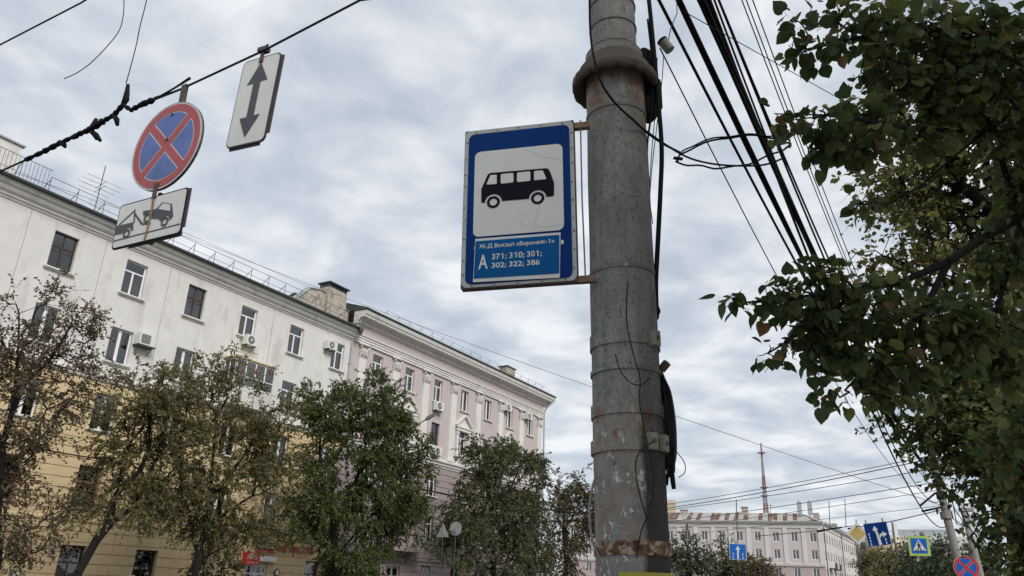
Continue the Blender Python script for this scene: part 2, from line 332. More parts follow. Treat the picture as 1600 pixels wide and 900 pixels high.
def window(parent, x0, x1, z0, z1, style='pvc', y=.16, curtain=1, sill=True, sillmat=None, pane=True):
    """window (frame mesh) > pane, curtain, sill"""
    w, h = x1 - x0, z1 - z0; t = .065; mb = MB(); fm = X['pvc']
    def fr(a, b, c, d, yy=0, th=.07): mb.box(x0 + a, x0 + b, y + yy, y + yy + th, z0 + c, z0 + d)
    fr(0, t, 0, h); fr(w - t, w, 0, h); fr(t, w - t, 0, t); fr(t, w - t, h - t, h)
    if style == 'T':
        zt = h * .70; fr(t, w - t, zt - .03, zt + .04); fr(w * .47 - .045, w * .47 + .045, t, zt - .03)
    elif style == 'two':
        fr(w * .5 - .075, w * .5 + .075, t, h - t)
    elif style == 'old':
        fm = X['old_wood']; zt = h * .62; fr(t, w - t, zt - .04, zt + .05); fr(w * .5 - .055, w * .5 + .055, t, zt - .04); fr(w * .5 - .02, w * .5 + .02, zt + .05, h - t)
        fr(t, w - t, zt * .82 - .015, zt * .82 + .015, .01, .05)
    elif style == 'oldred':
        fm = X['old_wood2']; zt = h * .62; fr(t, w - t, zt - .05, zt + .05); fr(w * .5 - .07, w * .5 + .07, t, zt - .05); fr(t, w - t, zt * .86 - .015, zt * .86 + .015, .01, .05)
    elif style == 'dark':
        fm = X['dark_frame']; zt = h * .6; fr(t, w - t, zt - .03, zt + .03); fr(w * .5 - .03, w * .5 + .03, t, zt - .03)
    elif style == 'far': fr(w * .5 - .06, w * .5 + .06, t, h - t)
    o = mb.build('window', fm, parent)
    if pane:
        p = MB(); p.box(x0 + t * .6, x1 - t * .6, y + .03, y + .042, z0 + t * .6, z1 - t * .6); p.build('pane', X['glass'], o)
    if curtain:
        c = MB(); yy = y + random.uniform(.10, .26); segs = [(x0 + .03, x0 + w * (.34 + .12 * random.random())), (x1 - w * (.3 + .14 * random.random()), x1 - .03)] if curtain == 1 else [(x0 + .03, x1 - .03)]
        for a, b in segs:
            n = max(4, int((b - a) / .05)); v = []
            for i in range(n + 1):
                xx = a + (b - a) * i / n; dy = .03 * math.sin(i * 1.9 + a) + .012 * math.sin(i * 4.3)
                v += [(xx, yy + dy, z0 + .03), (xx + .01 * math.sin(i), yy + dy * .7, z1 - .02)]
            c.add(v, [(2 * i, 2 * i + 2, 2 * i + 3, 2 * i + 1) for i in range(n)])
        c.build('curtain', random.choice((X['curtain'], X['curtain'], X['curtain_dk'], X['curtain_warm'])), o)
    if sill:
        s = MB(); s.box(x0 - .14, x1 + .14, -.16, y + .01, z0 - .075, z0 - .005); s.box(x0 - .1, x1 + .1, -.09, .0, z0 - .13, z0 - .075); s.build('sill', sillmat or X['trim_white'], o)
    return o
def profile_run(mb, x0, x1, prof, ends=True):
    """moulding: (proud, z) outline swept along local x"""
    n = len(prof); v = [(x0, -p, z) for p, z in prof] + [(x1, -p, z) for p, z in prof]
    f = [(i, i + 1, n + i + 1, n + i) for i in range(n - 1)]
    f += [tuple(range(n - 1, -1, -1)), tuple(range(n, 2 * n))]
    return mb.add(v, [tuple(reversed(q)) for q in f])
UNIT = MB().box(-.5, .5, -.5, .5, -.5, .5)
def unit_mesh(mt, name='course'):
    me = bpy.data.meshes.new(name); v = []
    b = .02                                     # narrow chamfer toward the street
    me.from_pydata(UNIT.v, [], UNIT.f); me.materials.append(mt); return me
def courses(parent, me, x0, x1, z0, z1, pitch, holes, joint=.035, proud=.03, blocks=None):
    n = int(round((z1 - z0) / pitch)); ph = (z1 - z0) / n
    for i in range(n):
        a, b = z0 + i * ph + joint / 2, z0 + (i + 1) * ph - joint / 2; zc = (a + b) / 2
        cuts = sorted([(h[0] - .02, h[1] + .02) for h in holes if h[2] - .02 < b and h[3] + .02 > a])
        segs = []; cur = x0
        for c, d in cuts:
            if c > cur: segs.append((cur, c))
            cur = max(cur, d)
        if cur < x1: segs.append((cur, x1))
        # a course that a window only partly cuts keeps its remaining strip
        for h in holes:
            if h[2] < b and h[3] > a:
                if a < h[2] - .09: segs.append((h[0] - .02, h[1] + .02, a, h[2] - .14))
                elif b > h[3] + .06: segs.append((h[0] - .02, h[1] + .02, h[3] + .01, b))
        for s in segs:
            aa, bb = (s[2], s[3]) if len(s) == 4 else (a, b)
            if bb - aa < .04: continue
            parts = [(s[0], s[1])]
            if blocks and len(s) == 2 and i < blocks:
                L = s[1] - s[0]; k = max(1, int(round(L / 1.2))); off = .3 if i % 2 else 0
                cu = [s[0]] + [s[0] + (j + (off if k > 1 else 0)) * L / k for j in range(1, k)] + [s[1]]; parts = [(cu[j] + (.0125 if j else 0), cu[j + 1] - (.0125 if j < k - 1 else 0)) for j in range(k)]
            for p, q in parts:
                if q - p < .05: continue
                o = link('plaster_block' if blocks and i < blocks else 'plaster_course', me, parent); o.scale = (q - p, proud + .02, bb - aa); o.location = ((p + q) / 2, -(proud - .02) / 2, (aa + bb) / 2)

# ---------------------------------------------------------------- white and yellow apartment house
BW = thing('apartment_building', 'apartment house, white plaster above and yellow rusticated plaster below, at left', 'building', SN * DIST, ROT)
cols = [10.4, 13.97, 17.56, 21.17, 24.77, 28.34, 32.05, 35.72]
rows = [(.85, 2.58), (4.17, 5.92), (7.54, 9.17), (10.70, 12.35), (14.05, 15.77)]
holes = []
for ci, c in enumerate(cols):
    for ri, (a, b) in enumerate(rows):
        if ri == 0 and ci in (5, 6): continue
        holes.append((c - .57, c + .57, a, b, ci, ri))
DOOR = (30.75, 32.25, .0, 2.25)
hh = [h[:4] for h in holes]
EX0, EX1 = 8.0, 37.0
facade(BW, 'upper_wall', EX0, EX1, 9.95, 16.75, hh, X['white_plaster'])
facade(BW, 'lower_wall', EX0, EX1, -.1, 9.70, hh + [DOOR], X['yellow_joint'])
mb = MB(); mb.box(EX0 + .1, EX1 - .1, 1.4, 1.5, 0, 16.6); mb.build('interior_wall', X['room'], BW)
me_y = unit_mesh(X['yellow_plaster'])
courses(BW, me_y, EX0 + 5, EX1, .55, 9.68, .435, hh + [DOOR], joint=.03, blocks=7)
mb = MB(); mb.box(EX0, EX1, -.08, .3, -.1, .53); mb.build('plinth', X['kerb'], BW)
mb = MB(); profile_run(mb, EX0, EX1, [(-.1, 9.70), (.10, 9.70), (.14, 9.76), (.14, 9.84), (.22, 9.88), (.22, 9.93), (.02, 9.99), (-.1, 9.99)]); mb.build('string_course', X['trim_white'], BW)
mb = MB(); profile_run(mb, EX0, EX1, [(-.02, 3.54), (.07, 3.54), (.10, 3.60), (.10, 3.68), (.05, 3.72), (-.02, 3.72)]); mb.build('string_course', X['yellow_plaster'], BW)
mb = MB(); profile_run(mb, EX0, EX1 + .05, [(-.1, 16.28), (.05, 16.28), (.08, 16.36), (.16, 16.40), (.16, 16.48), (.30, 16.56), (.36, 16.66), (.36, 16.74), (.50, 16.78), (.54, 16.90), (.54, 16.97), (-.1, 16.97)]); mb.build('cornice', X['trim_white'], BW)
mb = MB(); mb.add([(EX0, -.66, 16.975), (EX1 + .1, -.66, 16.975), (EX1 + .1, -.66, 17.07), (EX0, -.66, 17.07), (EX0, 6, 19.6), (EX1 + .1, 6, 19.6), (EX1 + .1, 12, 17), (EX0, 12, 17), (EX0, -.4, 16.975), (EX1 + .1, -.4, 16.975)],
                  [(0, 1, 2, 3), (3, 2, 5, 4), (4, 5, 6, 7), (8, 9, 1, 0), (1, 9, 6, 5, 2), (0, 3, 4, 7, 8)]); roofw = mb.build('roof', X['roof_dark'], BW)
mb = MB(); mb.tube([(EX0, -.70, 17.02), (EX1, -.70, 17.02)], .07, 8); mb.build('gutter', X['roof_dark'], roofw)
# guard rail along the eave: rails, posts and raking struts, one piece per bay
px = EX0 + .3
while px < EX1 - .2:
    L = 1.3; mb = MB(); tall = px < 15.9; zt = 17.95 if not tall else 18.25; yb = -.25
    mb.tube([(px, yb, 17.2), (px, yb, zt)], .016, 5); mb.tube([(px, yb, zt), (px + L, yb, zt)], .014, 5); mb.tube([(px, yb, 17.52), (px + L, yb, 17.52)], .011, 5)
    mb.tube([(px, yb, zt - .12), (px + .02, yb + .62, 17.48)], .016, 5)
    if tall:
        for q in np.arange(.16, L, .165): mb.tube([(px + q, yb, 17.2), (px + q, yb, zt)], .010, 4)
    mb.build('roof_railing', X['rail'], BW); px += L
def styles(ci, ri):
    if ri == 4: return ['T', 'T', 'old', 'T', 'old', 'T', 'T', 'T'][ci]
    if ri == 3: return ['two', 'two', 'two', 'two', 'two', 'two', 'T', 'T'][ci]
    if ri == 2: return 'two'
    if ri == 1: return ['oldred', 'two', 'oldred', 'oldred', 'dark', 'two', 'two', 'two'][ci]
    return 'dark'
for a, b, c, d, ci, ri in holes:
    window(BW, a, b, c, d, styles(ci, ri), curtain=random.choice((1, 1, 2, 2, 2)) if ri >= 3 else random.choice((0, 1, 1, 2)) if ri >= 1 else random.choice((0, 0, 1)), sillmat=None if ri >= 2 else X['kerb'])
# old joints in the plaster
for cx in (15.8, 19.4, 23.0, 30.1):
    mb = MB(); mb.box(cx - .012, cx + .012, -.006, .01, 10.2, 16.25); mb.build('plaster_seam', X['kerb'], BW)
# small framed panel under the fourth column
mb = MB(); mb.box(27.3, 29.3, -.03, .02, 13.12, 13.16); mb.box(27.3, 29.3, -.06, .02, 13.32, 13.38); mb.box(27.42, 29.18, -.02, .02, 13.17, 13.31); mb.build('plaster_panel', X['trim_white'], BW)
# glazed balcony
bal = MB(); bal.box(27.25, 30.0, -.92, 0, 10.05, 10.2); bal.box(27.25, 30.0, -.92, -.86, 10.2, 11.05); bal.box(27.25, 27.31, -.86, 0, 10.2, 11.05); bal.box(29.94, 30.0, -.86, 0, 10.2, 11.05)
BAL = bal.build('enclosed_balcony', X['white_plaster'], BW)
fr = MB()
for q in np.linspace(27.25, 29.93, 5): fr.box(q, q + .07, -.93, -.85, 11.05, 12.52)
for a, c in ((11.05, 11.13), (12.44, 12.52)): fr.box(27.25, 30.0, -.925, -.855, a, c)
fr.box(27.25, 30.0, -.92, -.86, 11.60, 11.64)
for xx in (27.25, 29.93):
    for q in (-.93, -.47, -.08): fr.box(xx + .002, xx + .068, q, q + .07, 11.05, 12.52)
    fr.box(xx + .004, xx + .066, -.86, 0, 12.44, 12.518)
fr.build('balcony_frame', X['pvc'], BAL)
pn = MB(); pn.box(27.3, 29.95, -.90, -.89, 11.1, 12.46); pn.box(27.28, 27.29, -.86, -.02, 11.1, 12.46); pn.box(29.96, 29.97, -.86, -.02, 11.1, 12.46); pn.build('pane', X['glass'], BAL)
rf = MB(); rf.box(27.15, 30.1, -1.02, 0, 12.525, 12.60); rf.build('balcony_roof', mat('yellowed_sheet', (.55, .46, .25), .6, .1), BAL)
ct = MB(); ct.box(27.4, 29.9, -.3, -.28, 10.2, 12.4); ct.build('curtain', X['curtain_dk'], BAL)
# downpipe at the joint between the houses
dp = MB(); dp.tube([(36.85, -.68, 17.0), (36.85, -.62, 16.75), (36.82, -.16, 16.2), (36.82, -.12, 15.9), (36.82, -.12, .4)], .065, 8)
for z in np.arange(1.5, 16, 2.2): dp.box(36.74, 36.90, -.2, 0, z, z + .05)
dp.build('downpipe', X['pipe'], BW)
fn = MB(); fn.lathe([(.09, 0), (.17, .28), (.17, .46)], 12, (36.85, -.7)); f2 = fn.build('rainwater_head', X['roof_dark'], BW); f2.location = (0, 0, 16.62)
# shop entrance in the ground floor
d = MB(); d.box(30.75, 30.83, .05, .15, 0, 2.25); d.box(32.17, 32.25, .05, .15, 0, 2.25); d.box(30.83, 32.17, .05, .15, 2.13, 2.25); d.box(31.46, 31.54, .05, .15, 0, 2.13); d.box(30.83, 32.17, .06, .14, 1.75, 1.81)
DR = d.build('door', X['pvc'], BW); d = MB(); d.box(30.83, 32.17, .09, .10, .02, 2.12); d.build('pane', X['glass'], DR)
d = MB(); d.box(31.45, 32.6, -.32, -.002, 2.42, 2.68); d.build('shutter_box', X['pvc'], BW)
# fire wall and flue at the far end of the roof
mb = MB(); mb.add([(q, y, z) for y in (.6, 1.0) for q, z in ((31.9, 17.4), (33.2, 18.75), (34.2, 18.95), (36.9, 18.3), (36.9, 17.0))],
                  [(0, 1, 2, 3, 4), (9, 8, 7, 6, 5), (0, 5, 6, 1), (1, 6, 7, 2), (2, 7, 8, 3), (3, 8, 9, 4), (4, 9, 5, 0)]); mb.build('fire_wall', X['brickish'], BW)
mb = MB(); mb.bar((31.85, .8, 17.46), (33.2, .8, 18.81), .55, .06); mb.bar((33.15, .8, 18.80), (34.3, .8, 19.0), .55, .06); mb.bar((34.3, .8, 18.98), (37.0, .8, 18.34), .55, .06); mb.build('wall_coping', X['pipe'], BW)
fl = MB(); fl.box(34.6, 36.3, .35, 1.25, 17.2, 19.35); FL = fl.build('chimney', X['brickish'], BW)
fl = MB(); fl.box(34.5, 36.45, .25, 1.35, 19.62, 19.70)
for q in np.linspace(34.62, 36.18, 7): fl.box(q, q + .1, .37, 1.23, 19.355, 19.615)
fl.build('chimney_cap', X['roof_dark'], FL)
ch = MB(); ch.box(13.8, 15.1, .9, 1.8, 17.3, 19.25); CH = ch.build('chimney', X['trim_white'], BW); ch = MB(); ch.box(13.7, 15.2, .8, 1.9, 19.255, 19.33); ch.build('chimney_cap', X['pipe'], CH)

# ---------------------------------------------------------------- pink pilastered house
BP = thing('apartment_building', 'pink apartment house with white pilasters and mauve lower floors', 'building', SN * DIST, ROT)
pcols = [39.65, 43.26, 46.83, 50.45, 53.95, 57.5, 61.12]; pil = [38.02, 41.62, 45.2, 48.85, 52.42, 55.95, 59.5, 62.85]
prow = [(1.0, 2.75), (4.38, 6.12), (7.5, 9.0), (11.07, 12.76), (14.35, 16.0)]
PX0, PX1 = 37.02, 63.4
ph = [(c - .53, c + .53, a, b, ci, ri) for ci, c in enumerate(pcols) for ri, (a, b) in enumerate(prow) if not (ri == 0 and ci == 1)]
PD = (42.55, 43.95, 0, 2.6)
h4 = [h[:4] for h in ph]
facade(BP, 'upper_wall', PX0, PX1, 10.2, 17.2, h4, X['pink_plaster'])
facade(BP, 'lower_wall', PX0, PX1, -.1, 9.62, h4 + [PD], X['mauve_joint'])
courses(BP, unit_mesh(X['mauve_plaster']), PX0, PX1 + .02, .5, 9.6, .455, h4 + [PD], joint=.035)
mb = MB(); mb.box(PX0 + .1, PX1 - .1, 1.4, 1.5, 0, 17); mb.build('interior_wall', X['room'], BP)
mb = MB(); mb.box(PX0, PX1, -.1, .3, -.1, .48); mb.build('plinth', X['kerb'], BP)
mb = MB(); profile_run(mb, PX0, PX1 + .2, [(-.1, 9.6), (.08, 9.6), (.12, 9.72), (.2, 9.78), (.2, 9.9), (.32, 9.97), (.34, 10.08), (.06, 10.22), (-.1, 10.22)]); mb.build('string_course', X['trim_white'], BP)
mb = MB(); profile_run(mb, PX0, PX1 + .1, [(-.02, 3.0), (.08, 3.0), (.12, 3.1), (.12, 3.18), (-.02, 3.22)]); mb.build('string_course', X['mauve_plaster'], BP)
# entablature: white architrave, pink frieze, big cornice
mb = MB(); profile_run(mb, PX0, PX1 + .12, [(-.1, 16.32), (.12, 16.32), (.12, 16.47), (.17, 16.48), (.17, 16.63), (.22, 16.64), (.22, 16.76), (.30, 16.80), (.30, 16.86), (-.1, 16.88)]); mb.build('architrave', X['trim_white'], BP)
mb = MB(); mb.box(PX0, PX1 + .02, -.14, .3, 16.885, 17.60); mb.build('frieze', X['pink_plaster'], BP)
mb = MB(); profile_run(mb, PX0 - .1, PX1 + .75, [(-.1, 17.5), (.20, 17.5), (.24, 17.58), (.24, 17.68), (.40, 17.74), (.40, 17.84), (.80, 17.90), (.84, 18.04), (.90, 18.08), (.96, 18.26), (.96, 18.32), (-.1, 18.36)]); mb.build('cornice', X['trim_white'], BP)
for i in range(90):
    q = PX0 + .1 + i * .295
    if q > PX1 - .05: break
    if i == 0: dm = bpy.data.meshes.new('dentil'); t_ = MB().box(-.08, .08, -.13, 0, 0, .12); dm.from_pydata(t_.v, [], t_.f); dm.materials.append(X['trim_white'])
    link('dentil', dm, BP, (q, -.242, 17.575))
mb = MB(); mb.add([(PX0 - .15, -1.06, 18.37), (PX1 + .85, -1.06, 18.37), (PX1 + .85, -1.06, 18.46), (PX0 - .15, -1.06, 18.46), (PX0 - .15, 6, 20.6), (PX1 - 4, 6, 20.6), (PX1 + .85, 12, 18.4), (PX0 - .15, 12, 18.4)],
                  [(0, 1, 2, 3), (3, 2, 5, 4), (4, 5, 6, 7), (1, 6, 5, 2), (0, 3, 4, 7), (7, 6, 1, 0)]); roofp = mb.build('roof', X['roof_dark'], BP)
px = PX0 + 2.5
while px < PX1 - .5:
    L = 1.35; mb = MB(); yb = -.5; mb.tube([(px, yb, 18.6), (px, yb, 19.15)], .013, 4); mb.tube([(px, yb, 19.15), (px + L, yb, 19.15)], .011, 4); mb.tube([(px, yb, 18.85), (px + L, yb, 18.85)], .009, 4); mb.tube([(px, yb, 19.1), (px, yb + .5, 18.75)], .012, 4)
    mb.build('roof_railing', X['rail'], BP); px += L
c2 = MB(); c2.box(57.6, 59.0, .5, 1.3, 18.5, 19.9); CC = c2.build('chimney', X['brickish'], BP); c2 = MB(); c2.box(57.5, 59.15, .4, 1.4, 19.905, 19.98); c2.build('chimney_cap', X['roof_dark'], CC)
for i, p in enumerate(pil):                    # pilaster > shaft is the part itself, capital and base are sub-parts
    w_ = .36; mb = MB(); mb.box(p - w_, p + w_, -.12, .02, 10.25, 15.42)
    P_ = mb.build('pilaster', X['trim_white'], BP)
    mb = MB(); mb.box(p - w_ - .03, p + w_ + .03, -.16, 0, 15.425, 15.50); mb.box(p - w_ - .02, p + w_ + .02, -.13, 0, 15.50, 16.16); mb.box(p - w_ - .14, p + w_ + .14, -.30, 0, 16.20, 16.31)
    for lv, (zz, n_) in enumerate(((15.52, 3), (15.74, 4))):             # two rows of curled leaves
        for q in range(n_):
            lx = p - w_ + (q + .5) * 2 * w_ / n_; mb.tube([(lx, -.13, zz), (lx, -.18, zz + .12), (lx, -.22 - .02 * lv, zz + .2), (lx, -.27, zz + .19), (lx, -.27, zz + .14)], [.085, .08, .065, .05, .02], 6)
    for sgn in (-1, 1):                        # corner volutes
        cx_ = p + sgn * (w_ + .02); mb.tube([(cx_ - sgn * .2, -.16, 15.95), (cx_, -.24, 16.12), (cx_ + sgn * .07, -.26, 16.1), (cx_ + sgn * .06, -.26, 16.02), (cx_, -.25, 16.03)], [.03, .045, .05, .045, .03], 6)
    mb.build('capital', X['trim_white'], P_, smooth=True)
    mb = MB(); mb.box(p - w_ - .08, p + w_ + .08, -.2, 0, 10.225, 10.42); mb.build('pilaster_base', X['trim_white'], P_)
for a, b, c, d, ci, ri in ph:
    st = 'two' if ri == 4 and ci > 2 else 'T'
    if ri in (3,) and ci == 2: st = 'dark'
    if ri == 0: st = 'dark'
    window(BP, a, b, c, d, st, curtain=(1 if random.random() < .5 else 2) if ri > 2 else 0, sill=True, sillmat=X['trim_white'])
for c in (43.26, 50.45, 57.5):                 # aedicule round every other window of the second floor from the top
    mb = MB()
    for sgn in (-1, 1):
        xx = c + sgn * .82; mb.box(xx - .13, xx + .13, -.14, .0, 10.95, 12.72); mb.box(xx - .17, xx + .17, -.19, 0, 12.45, 12.58)
    mb.box(c - 1.05, c + 1.05, -.2, 0, 12.72, 12.95); mb.box(c - 1.15, c + 1.15, -.28, 0, 12.95, 13.05)
    mb.bar((c - 1.2, -.13, 13.08), (c + .03, -.13, 14.02), .28, .1, (0, 0, 1)); mb.bar((c + 1.2, -.13, 13.08), (c - .03, -.131, 14.02), .28, .1)
    mb.add([(c - 1.0, -.05, 13.05), (c + 1.0, -.05, 13.05), (c, -.05, 13.9)], [(0, 1, 2)])
    mb.box(c - 1.1, c + 1.1, -.3, 0, 10.72, 10.9)
    mb.build('window_pediment', X['trim_white'], BP)
    mb = MB(); ar = circle(c, 10.05, .85, 16, 0, math.pi) + [(c - .85, 10.05)]
    mb.tube([(q[0], -.1, q[1] - .2) for q in ar], .07, 6); mb.build('arch_moulding', X['trim_white'], BP)
mb = MB(); mb.tube([(PX1 + .6, -1.0, 18.3), (PX1 + .55, -.95, 18.0), (PX1 + .1, -.3, 17.2), (PX1 + .1, -.2, 16.9), (PX1 + .1, -.2, .4)], .075, 8); mb.build('downpipe', X['pipe'], BP)
# mauve balcony over the entrance
mb = MB(); mb.box(41.6, 45.0, -1.15, 0, 3.55, 3.72); mb.box(41.6, 45.0, -1.15, -1.02, 3.72, 4.6); mb.box(41.6, 41.73, -1.02, 0, 3.72, 4.6); mb.box(44.87, 45.0, -1.02, 0, 3.72, 4.6)
BB = mb.build('balcony', X['mauve_plaster'], BP)
mb = MB(); mb.box(41.5, 45.1, -1.22, -.95, 4.605, 4.68); mb.box(41.5, 41.77, -.95, 0, 4.605, 4.68); mb.box(44.83, 45.1, -.95, 0, 4.605, 4.68); mb.build('balcony_coping', X['mauve_joint'], BB)
for xx in (42.1, 44.5):
    mb = MB(); mb.add([(xx + s_, y, z) for s_ in (-.15, .15) for y, z in ((0, 2.75), (-.25, 2.95), (-.8, 3.54), (0, 3.54))], [(0, 1, 2, 3), (7, 6, 5, 4), (0, 4, 5, 1), (1, 5, 6, 2), (2, 6, 7, 3), (3, 7, 4, 0)]); mb.build('bracket', X['mauve_plaster'], BB)
d = MB(); d.box(42.55, 42.65, .1, .2, 0, 2.6); d.box(43.85, 43.95, .1, .2, 0, 2.6); d.box(42.65, 43.85, .1, .2, 2.5, 2.6); d.box(43.2, 43.3, .1, .2, 0, 2.5); d.box(42.65, 43.85, .1, .2, 1.95, 2.03); DR = d.build('door', X['sign_grey'], BP)
d = MB(); d.box(42.65, 43.85, .14, .15, .02, 2.49); d.build('pane', X['glass'], DR)
for q in range(6): 
    mb = MB(); mb.bar((46.35 + q * .17, .05, 1.05), (46.55 + q * .17, .05, 2.7), .03, .03, (0, 1, 0)); mb.build('window_bar', X['pvc'], BP)

# ---------------------------------------------------------------- air conditioners, aerial, shop signs
def aircon(x, z, w, h, label, base=None, y=-.1, square=False):
    o = thing('air_conditioner', label, 'air conditioner', tuple(SN * DIST + SU * x + np.array([0, 0, z])), ROT, 'air conditioners on the facades')
    mb = MB(); mb.box(-w / 2, w / 2, y - .34, y, 0, h); mb.build('casing', X['ac'], o)
    if square:                                 # window unit with a louvred square grille
        mb = MB(); mb.box(-w * .40, w * .16, y - .352, y - .342, h * .14, h * .86); gr_ = mb.build('grille', X['ac_dark'], o); mb = MB()
        for k_ in range(6): mb.box(-w * .39, w * .15, y - .358, y - .353, h * (.19 + .11 * k_), h * (.215 + .11 * k_))
        mb.build('louvre', X['ac'], gr_); mb = MB(); mb.box(-w * .55, w * .55, y - .4, -.003, -.06, -.006); mb.bar((-w * .4, -.01, -.42), (-w * .4, y - .3, -.06), .03, .03, (1, 0, 0)); mb.bar((w * .4, -.01, -.42), (w * .4, y - .3, -.06), .03, .03, (1, 0, 0)); mb.build('bracket', X['rail'], o); return
    r = min(w * .36, h * .40); mb = MB(); mb.v = []; pl = [(px_ * 1 - w * .10, h / 2 + pz) for px_, pz in circle(0, 0, r, 20)]
    mb.add([(a, y - .352, b) for a, b in pl] + [(a, y - .342, b) for a, b in pl], [tuple(range(20))] + [(i, i + 20, (i + 1) % 20 + 20, (i + 1) % 20) for i in range(20)]); fan = mb.build('fan_grille', X['ac_dark'], o)
    mb = MB()
    for k_ in range(6):
        t = k_ * math.pi / 6; mb.bar((-w * .10 - r * math.cos(t), y - .357, h / 2 - r * math.sin(t)), (-w * .10 + r * math.cos(t), y - .357, h / 2 + r * math.sin(t)), .012, .004, (0, 1, 0))
    mb.tube([(-w * .10, y - .366, h / 2), (-w * .10, y - .354, h / 2)], r * .25, 10); mb.build('guard', X['ac'], fan)
    mb = MB()
    for q in (-w * .35, w * .35): mb.box(q - .02, q + .02, y - .36, .0 - .003, -.045, -.005); mb.bar((q, -.01, -.3), (q, y - .25, -.04), .03, .03, (1, 0, 0))
    mb.build('bracket', X['rail'], o)
aircon(22.25, 11.80, .85, .58, 'boxy air conditioner on the white wall beside a two sash window', square=True)
aircon(28.45, 13.55, .82, .55, 'air conditioner under the top floor window above the glazed balcony', y=-.14)
aircon(34.75, 15.05, .82, .52, 'air conditioner by the last top floor window of the white wall')
aircon(46.65, 13.62, .9, .62, 'air conditioner with round fan under a top floor window between pink pilasters')
aircon(46.8, 10.38, .85, .58, 'air conditioner below the dark framed window on the pink wall')
aircon(56.65, 15.62, .9, .6, 'darkish air conditioner high beside the second last top floor pink window')
aircon(60.35, 15.6, .9, .6, 'darkish air conditioner high beside the last top floor pink window')
an = thing('tv_aerial', 'rod television aerial on the white roof behind the round sign', 'aerial', tuple(street(18.6, DIST + .3, 17.2)), ROT)
mb = MB(); mb.tube([(0, 0, 0), (0, 0, 2.75)], .022, 6); mb.build('mast', X['rail'], an)
for z, L, dz in ((1.7, .95, 0), (1.45, .8, .05)):
    mb = MB(); mb.tube([(-.1, -.6, z), (.1, .6, z + dz)], .012, 5)
    for q in (-.5, 0, .5): mb.tube([(-L + q * .1, q, z), (L + q * .1, q, z + .06)], .008, 4)
    mb.build('dipole_array', X['rail'], an)
mb = MB()
for z in (.35, .55, .75): mb.tube([(-.35, 0, z), (.35, .1, z)], .008, 4)
mb.build('small_dipoles', X['rail'], an)
def wallsign(name, label, x0, x1, z0, z1, y=-.12):
    return thing(name, label, 'sign', tuple(SN * (DIST) + SU * x0 + np.array([0, 0, z0])), ROT)
def flip(me_o):                                # sign plane (x, y, z) -> facade (x, -z, y)
    me_o.rotation_euler = (math.pi / 2, 0, 0); return me_o
sg = wallsign('shop_sign', 'small red shop sign with white letters over the shop door', 30.45, 0, 2.2, 0)
mb = MB(); mb.box(0, .95, -.30, -.06, 0, .62); mb.build('panel', X['red'], sg)
mb = MB(); mb.box(.3, .36, -.06, 0, .2, .26); mb.box(.6, .66, -.06, 0, .2, .26); mb.build('bracket', X['rail'], sg)
flip(lettering('АВТО', .08, .80, .28, .56, .302, X['sign_white'], sg)); flip(lettering('ЗАПЧАСТИ', .1, .86, .06, .18, .302, X['sign_white'], sg, .004))
sg = wallsign('shop_sign', 'long shop sign, black plate and red letters, above the yellow shop front', 31.2, 0, 2.95, 0)
mb = MB(); mb.box(0, 1.25, -.2, -.06, .05, .42); mb.build('panel', X['black'], sg); mb = MB(); mb.box(.28, .72, -.19, -.06, .425, .62); mb.box(.2, 1.3, -.19, -.06, -.08, .045); mb.build('panel', X['red'], sg)
flip(lettering('КОЛЕСА', .06, 1.18, .12, .36, .202, X['sign_white'], sg)); flip(lettering('ЗАПЧАСТИ', 1.42, 4.3, .0, .42, .14, X['red'], sg, .008))
mb = MB(); mb.box(1.35, 4.5, -.11, -.06, .10, .13); mb.box(1.35, 4.5, -.11, -.06, .30, .33); mb.build('mounting_rail', X['rail'], sg)
cl = thing('wall_clock', 'small round dial sign beside the shop door', 'sign', tuple(SN * DIST + SU * 33.0 + np.array([0, 0, 1.88])), ROT)
mb = MB(); mb.prism(circle(0, 0, .19, 24), .04, .09); flip(mb.build('rim', X['black'], cl)); mb = MB(); mb.prism(circle(0, 0, .14, 24), .092, .096); flip(mb.build('face', X['sign_white'], cl))
st = thing('wall_notice', 'small red notice under the round dial by the shop door', 'sign', tuple(SN * DIST + SU * 33.1 + np.array([0, 0, 1.2])), ROT)
mb = MB(); mb.box(-.22, .22, -.06, -.032, 0, .42); mb.build('panel', mat('pale_red', (.6, .12, .1)), st)
for i, (q, z, wd) in enumerate(((17.9, 1.72, .35), (18.8, 1.32, .3), (19.0, 2.0, .28), (24.0, 1.3, .34), (19.6, 1.1, .4))):
    pst = thing('paper_notice', ['torn white paper notice, lowest at the left wall end', 'crumpled pale notice on yellow blocks left of the ground window', 'small lilac notice left of the ground floor window', 'torn notice between the two ground floor windows', 'peeling notice beside the leaning tree'][i], 'notice', tuple(SN * DIST + SU * q + np.array([0, 0, z])), ROT, 'paper notices on the yellow wall')
    mb = MB(); mb.prism([(0, 0), (wd * .6, -.03), (wd, .04), (wd * .95, .2), (wd * .4, .17), (.03, .22)], .0315, .034); flip(mb.build('sheet', mat('paper', (.62, .62, .68), .9, .25, 20), pst))

